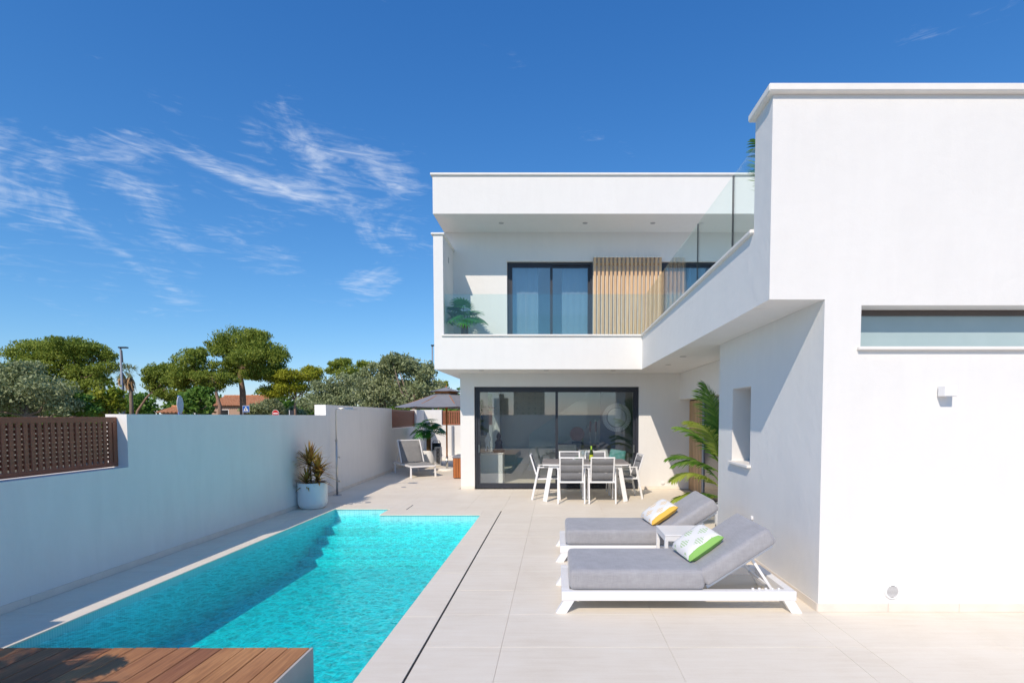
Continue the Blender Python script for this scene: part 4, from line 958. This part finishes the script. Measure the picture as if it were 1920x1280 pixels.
# ------------------------------------------------------------------ trees beyond the wall
def foliage(puffs, per, size, asp, up, rng, shell=.5):
    P = []
    for (c, r) in puffs:
        n = int(per*(r[0]*r[1]+r[0]*r[2]+r[1]*r[2])/3)
        d = rng.normal(size=(n, 3)); d /= np.linalg.norm(d, axis=1)[:, None]; rad = rng.random(n)**shell
        lump = 1+.16*np.sin(d[:, 0]*5+c[0])*np.sin(d[:, 1]*5+c[1])+.14*np.sin(d[:, 2]*7+c[2]*3)
        P.append(np.array(c)+d*rad[:, None]*lump[:, None]*np.array(r))
    P = np.concatenate(P); n = len(P)
    a = rng.normal(size=(n, 3))+np.array([0, 0, up]); a /= np.linalg.norm(a, axis=1)[:, None]
    t = rng.normal(size=(n, 3)); s = np.cross(a, t); s /= np.linalg.norm(s, axis=1)[:, None]
    L = size*(.6+.8*rng.random(n))[:, None]; wd = L*asp
    V = np.stack([P-s*wd, P+a*L*.5-s*wd*.9, P+a*L, P+a*L*.5+s*wd*.9], 1).reshape(-1, 3)
    V = np.stack([P-a*L*.5, P-s*wd, P+a*L*.5, P+s*wd], 1).reshape(-1, 3)
    F = np.arange(n*4).reshape(-1, 4); return V, F
def fmesh(name, V, F, mat, parent=None):
    me = bpy.data.meshes.new(name); me.vertices.add(len(V)); me.vertices.foreach_set('co', V.astype(np.float32).ravel())
    nf = len(F); me.loops.add(nf*4); me.loops.foreach_set('vertex_index', F.astype(np.int32).ravel()); me.polygons.add(nf)
    me.polygons.foreach_set('loop_start', np.arange(0, nf*4, 4, dtype=np.int32)); me.update(calc_edges=True); return mobj(name, me, mat, parent)
TR = np.random.default_rng(5)
def tree(name, label, D, puffs, trunk, mat, per, size, asp=.28, up=.6, bark='bark', tr=.16, flat=.8, group=None, shell=.5):
    """puffs: (px, py, rx, ry) read at depth D; trunk: list of (px, py)"""
    k = D/FPX; P3 = []; base = at(trunk[0][0], trunk[0][1], D); base.z = -.32
    t = thing(name, label, 'tree', base, 0, group); off = np.array(base)
    for (px, py, rx, ry) in puffs:
        p_ = at(px, py, D+TR.uniform(-.35, .35)*rx*k*1.6); P3.append((np.array(p_)-off, (rx*k, rx*k*TR.uniform(.8, 1.1), ry*k)))
    small = []
    for c, r in P3:
        small.append((c, tuple(x*.88 for x in r)))
        for j in range(11):
            d = TR.normal(size=3); d /= np.linalg.norm(d); d[2] = d[2]*.75+.12
            small.append((c+d*np.array(r)*.78, (lambda q: (r[0]*q, r[1]*q, min(r[0]*q*.8, r[2]*q*1.5)))(TR.uniform(.28, .48))))
    V, F = foliage(small, per, size, asp, up, TR, shell); fmesh('crown', V, F, mat, t)
    tp = [Vector((0, 0, 0))]+[at(px, py, D)-base for px, py in trunk[1:]]
    b = NBM(); n = len(tp); tube(b, tp, [tr*(1-.55*i/(n-1)) for i in range(n)], 9); obj('trunk', b, bark, t, True)
    b = NBM(); top = tp[-1]; fork = tp[-2].lerp(top, .5)
    for c, r in P3:
        c = Vector(c)-Vector((0, 0, r[2]*.35)); mid = fork.lerp(c, .5)+Vector((TR.uniform(-.2, .2), TR.uniform(-.2, .2), -.12*(c-fork).length)); tube(b, [fork, mid, c], [tr*.42, tr*.28, tr*.1], 6)
    obj('limb', b, bark, t, True); return t
tree('pine_tree', 'tallest umbrella-shaped pine above the tiled-roof house', 46, [(455, 640, 44, 22), (500, 658, 40, 22), (520, 672, 24, 16), (425, 655, 34, 20), (470, 672, 40, 18), (440, 680, 30, 14), (498, 688, 30, 13), (410, 648, 22, 16), (478, 630, 26, 12), (465, 702, 42, 13), (508, 700, 28, 12), (432, 698, 26, 13)], [(456, 800), (455, 735), (450, 700), (456, 680)], 'pine_leaf', 758, 0.19, .22, .9, tr=0.30)
tree('pine_tree', 'leaning pine just left of the tallest pine', 43, [(352, 672, 28, 20), (340, 696, 26, 20), (385, 690, 26, 20), (402, 708, 34, 14), (368, 712, 36, 16), (428, 714, 20, 12), (340, 720, 22, 14), (372, 662, 18, 12), (350, 738, 28, 12), (395, 725, 26, 11)], [(414, 800), (412, 760), (402, 725), (396, 705)], 'pine_leaf', 758, 0.19, .22, .9, tr=0.17)
tree('pine_tree', 'small dark pine with slanting trunk right of the two palms', 52, [(298, 700, 26, 16), (292, 722, 22, 14), (318, 692, 18, 12), (280, 712, 12, 10), (320, 715, 18, 14), (318, 740, 24, 13)], [(248, 800), (258, 770), (275, 745), (292, 728)], 'pine_leaf', 827, 0.21, .22, .9, tr=0.14)
tree('pine_tree', 'broad pine behind the grey olive at the left edge', 40, [(95, 652, 55, 18), (140, 648, 46, 16), (180, 664, 32, 18), (55, 668, 36, 18), (118, 674, 50, 18), (188, 690, 26, 14), (150, 700, 46, 16), (105, 712, 40, 16), (203, 668, 12, 9), (60, 692, 42, 20), (168, 718, 40, 16), (125, 732, 50, 14)], [(135, 800), (137, 745), (128, 715), (130, 690)], 'pine_leaf', 758, 0.18, .22, .9, tr=0.20)
tree('pine_tree', 'yellowish low pine between the tallest pine and the olives', 47, [(562, 704, 40, 15), (585, 694, 20, 9), (528, 716, 28, 16), (548, 730, 38, 16), (508, 735, 24, 14), (590, 712, 18, 12)], [(555, 800), (553, 760), (555, 735)], 'pine_yellow', 758, 0.19, .22, .9, tr=0.14)
tree('pine_tree', 'rounded pine crown peeping above the olives', 52, [(642, 682, 24, 10), (690, 684, 22, 8), (655, 700, 28, 14), (625, 694, 14, 10)], [(655, 800), (655, 750), (655, 715)], 'pine_leaf', 827, 0.21, .22, .9, tr=0.14)
tree('pine_tree', 'yellow tipped pine at the right end of the olives near the villa', 36, [(826, 720, 16, 11), (815, 735, 22, 14), (835, 735, 12, 12)], [(820, 800), (822, 765), (822, 740)], 'pine_yellow', 758, 0.16, .22, .9, tr=0.09)
tree('olive_tree', 'large grey-green olive at the left edge of the picture', 19, [(35, 705, 50, 36), (88, 735, 44, 36), (10, 740, 50, 40), (60, 755, 60, 30), (115, 760, 34, 22), (-50, 720, 60, 45)], [(50, 860), (48, 800), (52, 760)], 'olive_leaf', 1426, 0.12, .24, .8, 'pale_bark', .14)
tree('olive_tree', 'bushy olive at the left end of the olive row behind the wall', 28, [(610, 738, 36, 26), (640, 722, 34, 28), (588, 756, 30, 20), (625, 762, 44, 20), (655, 745, 30, 26)], [(622, 840), (622, 790), (622, 755)], 'olive_leaf', 1196, 0.14, .24, .8, 'pale_bark', .15)
tree('olive_tree', 'bushy olive in the middle of the olive row behind the wall', 26, [(712, 700, 36, 26), (690, 722, 34, 28), (735, 735, 44, 28), (700, 750, 44, 24), (745, 682, 28, 20)], [(715, 840), (715, 790), (715, 745)], 'olive_leaf', 1242, 0.14, .24, .8, 'pale_bark', .16)
tree('olive_tree', 'tallest olive nearest the villa corner behind the wall', 25, [(748, 686, 30, 22), (782, 700, 36, 30), (800, 728, 32, 22), (770, 742, 44, 26), (735, 672, 18, 10), (820, 742, 20, 18)], [(778, 840), (776, 790), (776, 740)], 'olive_leaf', 1288, 0.14, .24, .8, 'pale_bark', .16)
tree('olive_bush', 'grey-green rounded bush behind the crossing sign', 54, [(500, 764, 26, 14), (478, 770, 22, 12), (525, 772, 22, 11), (552, 774, 20, 10), (508, 754, 14, 9)], [(500, 800), (500, 785), (500, 770)], 'olive_leaf', 965, 0.21, .24, .8, 'pale_bark', .1)
tree('leafy_tree', 'small bright green broadleaf tree left of the tiled-roof house', 36, [(366, 745, 24, 22), (382, 735, 16, 14), (352, 758, 18, 16), (372, 768, 26, 14), (392, 752, 10, 12)], [(368, 800), (368, 780), (368, 755)], 'green_leaf', 420, .24, .4, .3, 'pale_bark', .09)
tree('leafy_tree', 'yellow-green leafy shrub left of the lamp post', 21, [(200, 748, 26, 22), (218, 738, 16, 16), (190, 765, 34, 16), (222, 760, 16, 18), (208, 722, 7, 13)], [(205, 860), (205, 800), (205, 760)], 'lime_leaf', 620, .15, .4, .3, 'pale_bark', .06)
tree('leafy_tree', 'dark green shrub between the left olive and the yellow-green shrub', 20, [(150, 752, 22, 18), (165, 768, 26, 14), (138, 768, 20, 14)], [(155, 860), (155, 800), (155, 765)], 'green_leaf', 620, .14, .4, .3, 'pale_bark', .06)
tree('leafy_tree', 'green creeper beside the villa corner above the parasol', 24, [(858, 738, 7, 16), (848, 748, 9, 8), (862, 760, 8, 14)], [(860, 840), (860, 800), (860, 750)], 'green_leaf', 620, .12, .4, .3, 'pale_bark', .04)
# far shrub belt as one mass
pf = []
for i in range(90):
    x = -78+i*1.05; pf.append(((x, 70+TR.uniform(-3, 3), TR.uniform(1.2, 3.3)), (TR.uniform(1.4, 2.4), 1.6, TR.uniform(1.5, 2.3))))
V, F = foliage(pf, 330, .40, .35, .4, TR, .5); o = fmesh('shrub_belt', V, F, 'green_leaf'); struct(o, 'stuff'); o['label'] = 'distant belt of green shrubs behind the trees'; o['category'] = 'shrubs'
def washingtonia(px, py, D, label):
    base = at(px, 800, D); base.z = -.32; top = at(px, py, D)-base; t = thing('palm_tree', label, 'palm tree', base, 0, 'pair of far palms')
    b = NBM(); tube(b, [(0, 0, 0), (.05, 0, top.z*.5), (0, 0, top.z)], [.24, .17, .15], 9); obj('trunk', b, 'pale_bark', t, True)
    V = []; F = []; V2 = []; F2 = []; r = random.Random(px)
    for i in range(26):
        a = r.uniform(0, 6.28); e = math.radians(r.uniform(-10, 75)); d = Vector((math.cos(a)*math.cos(e), math.sin(a)*math.cos(e), math.sin(e))); tip = Vector((0, 0, top.z))+d*.75
        blade(V, F, (0, 0, top.z), d, .8, .05, .1, seg=2)
        for k in range(9): dd = (d+Vector((r.uniform(-.7, .7), r.uniform(-.7, .7), r.uniform(-.6, .4)))).normalized(); blade(V, F, tip, dd, .65, .07, .7, seg=3)
    for i in range(90):
        a = r.uniform(0, 6.28); d = Vector((math.cos(a)*.55, math.sin(a)*.55, -1)); blade(V2, F2, (math.cos(a)*.15, math.sin(a)*.15, top.z-.1-r.uniform(0, .9)), d, r.uniform(.6, 1.2), .12, .3, seg=3)
    pmesh('crown', V, F, 'olive_leaf', t); pmesh('dead_skirt', V2, F2, 'dead_frond', t)
washingtonia(232, 698, 58, 'shaggy palm directly behind the lamp post'); washingtonia(247, 703, 54, 'shaggy palm just right of the lamp post')

# ------------------------------------------------------------------ street things beyond the wall
def street_lamp(px, py, D, label, banner):
    base = at(px, 790, D); base.z = -.32; H = at(px, py, D).z+.32; t = thing('street_lamp', label, 'street lamp', base, 0, 'street lamps')
    b = NBM(); tube(b, [(0, 0, 0), (0, 0, H*.5), (0, 0, H)], [.085, .065, .045], 10); obj('pole', b, 'grey_frame', t, True)
    b = NBM(); tube(b, [(0, 0, 0), (0, 0, .9)], .1, 10); obj('pole_base', b, 'grey_frame', t, True)
    b = NBM(); box(b, -.08, .40, -.11, .11, H-.02, H+.055, .02); obj('lamp_head', b, 'dark_frame', t)
    if banner: b = NBM(); prism(b, [(.05, H-.12), (.10, H-.15), (.13, H-.75), (.12, H-.85), (.05, H-.85)], -.01, .01); obj('banner', b, 'dark_frame', t)
street_lamp(231, 652, 30, 'slender street lamp with small dark banner at left', True); street_lamp(812, 648, 34, 'street lamp half hidden by the villa corner', False)
def sign_post(px, ptop, D, name, label):
    base = at(px, 790, D); base.z = -.32; return thing(name, label, 'traffic sign', base), at(px, ptop, D).z+.32
t, H = sign_post(461.5, 760, 44, 'crossing_sign', 'blue square pedestrian crossing sign above the wall')
b = NBM(); tube(b, [(-.27, .04, 0), (-.27, .04, H)], .03, 8); obj('post', b, 'grey_frame', t, True)
b = NBM(); box(b, -.29, .31, 0, .02, H-.58, H, .01); obj('plate', b, 'sign_white', t)
b = NBM(); box(b, -.265, .285, -.006, -.001, H-.555, H-.025); obj('blue_field', b, 'sign_blue', t)
b = NBM(); prism(b, [(-.2, H-.47), (.22, H-.47), (.01, H-.07)], -.012, -.007); obj('white_triangle', b, 'sign_white', t)
b = NBM(); lathe(b, [(0, 0), (.024, .0), (.024, .005), (0, .005)], 10); o = obj('pictogram_head', b, 'sign_black', t); o.rotation_euler = (math.pi/2, 0, 0); o.location = (.015, -.014, H-.2)
b = NBM(); 
for p_, q_, w_ in (((.01, H-.23), (.0, H-.33), .045), ((0, H-.33), (-.06, H-.45), .028), ((0, H-.33), (.06, H-.45), .028), ((.01, H-.25), (-.06, H-.31), .022), ((.01, H-.25), (.06, H-.31), .022)): bar(b, (p_[0], -.016, p_[1]), (q_[0], -.016, q_[1]), .004, w_, up=(0, 1, 0)) if False else bar(b, (p_[0], -.016, p_[1]), (q_[0], -.016, q_[1]), w_, .004, up=(0, 1, 0))
obj('pictogram_body', b, 'sign_black', t)
t, H = sign_post(517, 768, 44, 'no_entry_sign', 'round red no entry sign above the wall')
b = NBM(); tube(b, [(0, .04, 0), (0, .04, H-.1)], .03, 8); obj('post', b, 'grey_frame', t, True)
b = NBM(); lathe(b, [(0, 0), (.30, 0), (.30, .02), (0, .02)], 32); o = obj('plate', b, 'sign_white', t); o.rotation_euler = (math.pi/2, 0, 0); o.location = (0, .02, H-.30)
b = NBM(); lathe(b, [(0, 0), (.275, 0), (.275, .004), (0, .004)], 32); o = obj('red_disc', b, 'sign_red', t); o.rotation_euler = (math.pi/2, 0, 0); o.location = (0, -.002, H-.30)
b = NBM(); box(b, -.2, .2, -.013, -.007, H-.345, H-.255); obj('white_bar', b, 'sign_white', t)
t, H = sign_post(336, 741, 27, 'round_sign', 'round traffic sign seen edge-on left of the green tree')
t.rotation_euler = (0, 0, math.radians(110))
b = NBM(); tube(b, [(0, 0, 0), (0, 0, H)], .045, 10); obj('post', b, 'sign_blue', t, True)
b = NBM(); lathe(b, [(0, 0), (.47, 0), (.48, .02), (.46, .035), (0, .03)], 32); o = obj('plate', b, 'sign_white', t); o.rotation_euler = (math.pi/2, 0, 0); o.location = (0, -.05, H-.48)
b = NBM(); box(b, -.35, .35, -.07, -.05, H-1.2, H-.98, .01); obj('name_plate', b, 'sign_white', t)
t, H = sign_post(366, 768, 40, 'direction_sign', 'small white and blue sign board left of the crossing sign')
b = NBM(); tube(b, [(0, .03, 0), (0, .03, H-.1)], .03, 8); obj('post', b, 'grey_frame', t, True)
b = NBM(); box(b, -.22, .22, 0, .02, H-.42, H-.08, .01); obj('plate', b, 'sign_white', t)
b = NBM(); box(b, -.2, .24, -.006, .022, H-.079, H, .005); obj('top_plate', b, 'sign_blue', t)
t, H = sign_post(547, 769, 42, 'sign_back', 'small dark sign board on a post right of the no entry sign')
b = NBM(); tube(b, [(-.19, .03, 0), (-.19, .03, H+.02)], .025, 8); obj('post', b, 'sign_white', t, True)
b = NBM(); box(b, -.16, .2, 0, .02, H-.45, H, .01); obj('plate', b, 'dark_frame', t)
t = thing('electric_cabinet', 'small grey box on a post left of the street lamp foot', 'cabinet', at(227, 800, 27)); t.location.z = -.32
H = at(227, 767, 27).z+.32; b = NBM(); box(b, -.1, .1, -.1, .1, H-.9, H, .01); obj('box_body', b, 'grey_frame', t); b = NBM(); tube(b, [(0, 0, 0), (0, 0, H-.901)], .05, 8); obj('post', b, 'grey_frame', t, True)
# houses beyond
def cottage(label, px0, px1, pe, pr_, D, mat, depth=6, name='cottage'):
    a = at(px0, pe, D); c = at(px1, pe, D); ez = a.z+.32; rz = at(px0, pr_, D+depth*.5).z+.32; Wd = c.x-a.x
    t = thing(name, label, 'house', (a.x, D, -.32))
    b = NBM(); box(b, 0, Wd, 0, depth, 0, ez-.02); obj('wall', b, mat, t)
    V = []; F = []; n = int(Wd/.11)
    for s in (0, 1):
        i0 = len(V)
        for i in range(n+1):
            x = -.3+(Wd+.6)*i/n; wv = .05*(1 if i % 2 else -1)
            V.append((x, -.45 if s == 0 else depth+.45, ez-.12+wv)); V.append((x, depth/2, rz+wv))
        for i in range(n): q = i0+2*i; F.append((q, q+2, q+3, q+1))
    pmesh('roof', V, F, 'roof_tile', t)
    b = NBM(); bar(b, (-.3, depth/2, rz+.05), (Wd+.3, depth/2, rz+.05), .2, .12); obj('ridge', b, 'roof_tile', t)
    for x in (0, Wd):
        gb = NBM(); gb.faces.new([gb.verts.new(p_) for p_ in ((x, 0.0, ez-.03), (x, depth, ez-.03), (x, depth/2, rz-.08))]); obj('gable', gb, mat, t)
    for k in range(max(1, int(Wd/2.4))):
        x = Wd*(k+.6)/max(1, int(Wd/2.4)); wdw = NBM(); box(wdw, x-.45, x+.45, -.03, -.005, ez-1.75, ez-.6); wo_ = obj('window', wdw, 'sign_white', t); q = NBM(); box(q, x-.38, x+.38, -.05, -.031, ez-1.68, ez-.67); obj('pane', q, 'screen_black', wo_)
    return t
cottage('brick house with tiled roof behind the tallest pine', 396, 482, 758, 742, 62, 'brick_far')
cottage('small brick shed with tiled gable roof left of the round sign', 304, 345, 770, 762, 40, 'brick_far', 3, 'garden_shed')
# apartment towers and trees reflected in the glass (behind the viewer)
def tower(label, x, y, wd, dp, h, nx, nz):
    t = thing('apartment_tower', label, 'building', (x, y, -.32))
    b = NBM(); box(b, -wd/2, wd/2, -dp/2, dp/2, 0, h); box(b, -wd*.15, wd*.2, -dp*.2, dp*.2, h, h+2.2); obj('wall', b, 'tower_wall', t)
    m = NBM(); box(m, -.6, .6, 0, .06, -.7, .7, .02); me = bpy.data.meshes.new('window'); m.to_mesh(me); m.free(); me.materials.append(M['screen_black'])
    for i in range(nx):
        for k in range(nz):
            o = bpy.data.objects.new('window', me); COL.objects.link(o); o.parent = t; o.location = (-wd/2+wd*(i+.5)/nx, dp/2+.001, 2+(h-3)*(k+.5)/nz)
tower('narrow beige apartment tower reflected at the left of the sliding door', -29, -250, 7, 8, 11.5, 3, 4); tower('wide beige apartment tower reflected in the middle of the sliding door', -14, -250, 16, 10, 22, 5, 7)
def rtree(x, y, h, label):
    t = thing('garden_tree', label, 'tree', (x, y, -.32), 0, 'trees behind the viewer')
    V, F = foliage([((0, 0, h*.62), (h*.32, h*.32, h*.3)), ((h*.2, .2, h*.8), (h*.22, h*.2, h*.2)), ((-h*.2, .1, h*.72), (h*.2, h*.2, h*.2))], 500, .13, .35, .5, TR); fmesh('crown', V, F, 'green_leaf', t)
    b = NBM(); tube(b, [(0, 0, 0), (0, 0, h*.6)], [.14, .07], 8); obj('trunk', b, 'bark', t, True)
for i, (x, y, h, lab) in enumerate(((-7.6, -9, 4.6, 'taller garden tree reflected at the left of the sliding door'), (-5.6, -8, 3.2, 'lower garden tree reflected at the left of the sliding door'), (4.9, -9, 3.2, 'lower garden tree reflected at the right of the sliding door'), (6.6, -10, 4.0, 'taller garden tree reflected at the right of the sliding door'))): rtree(x, y, h, lab)
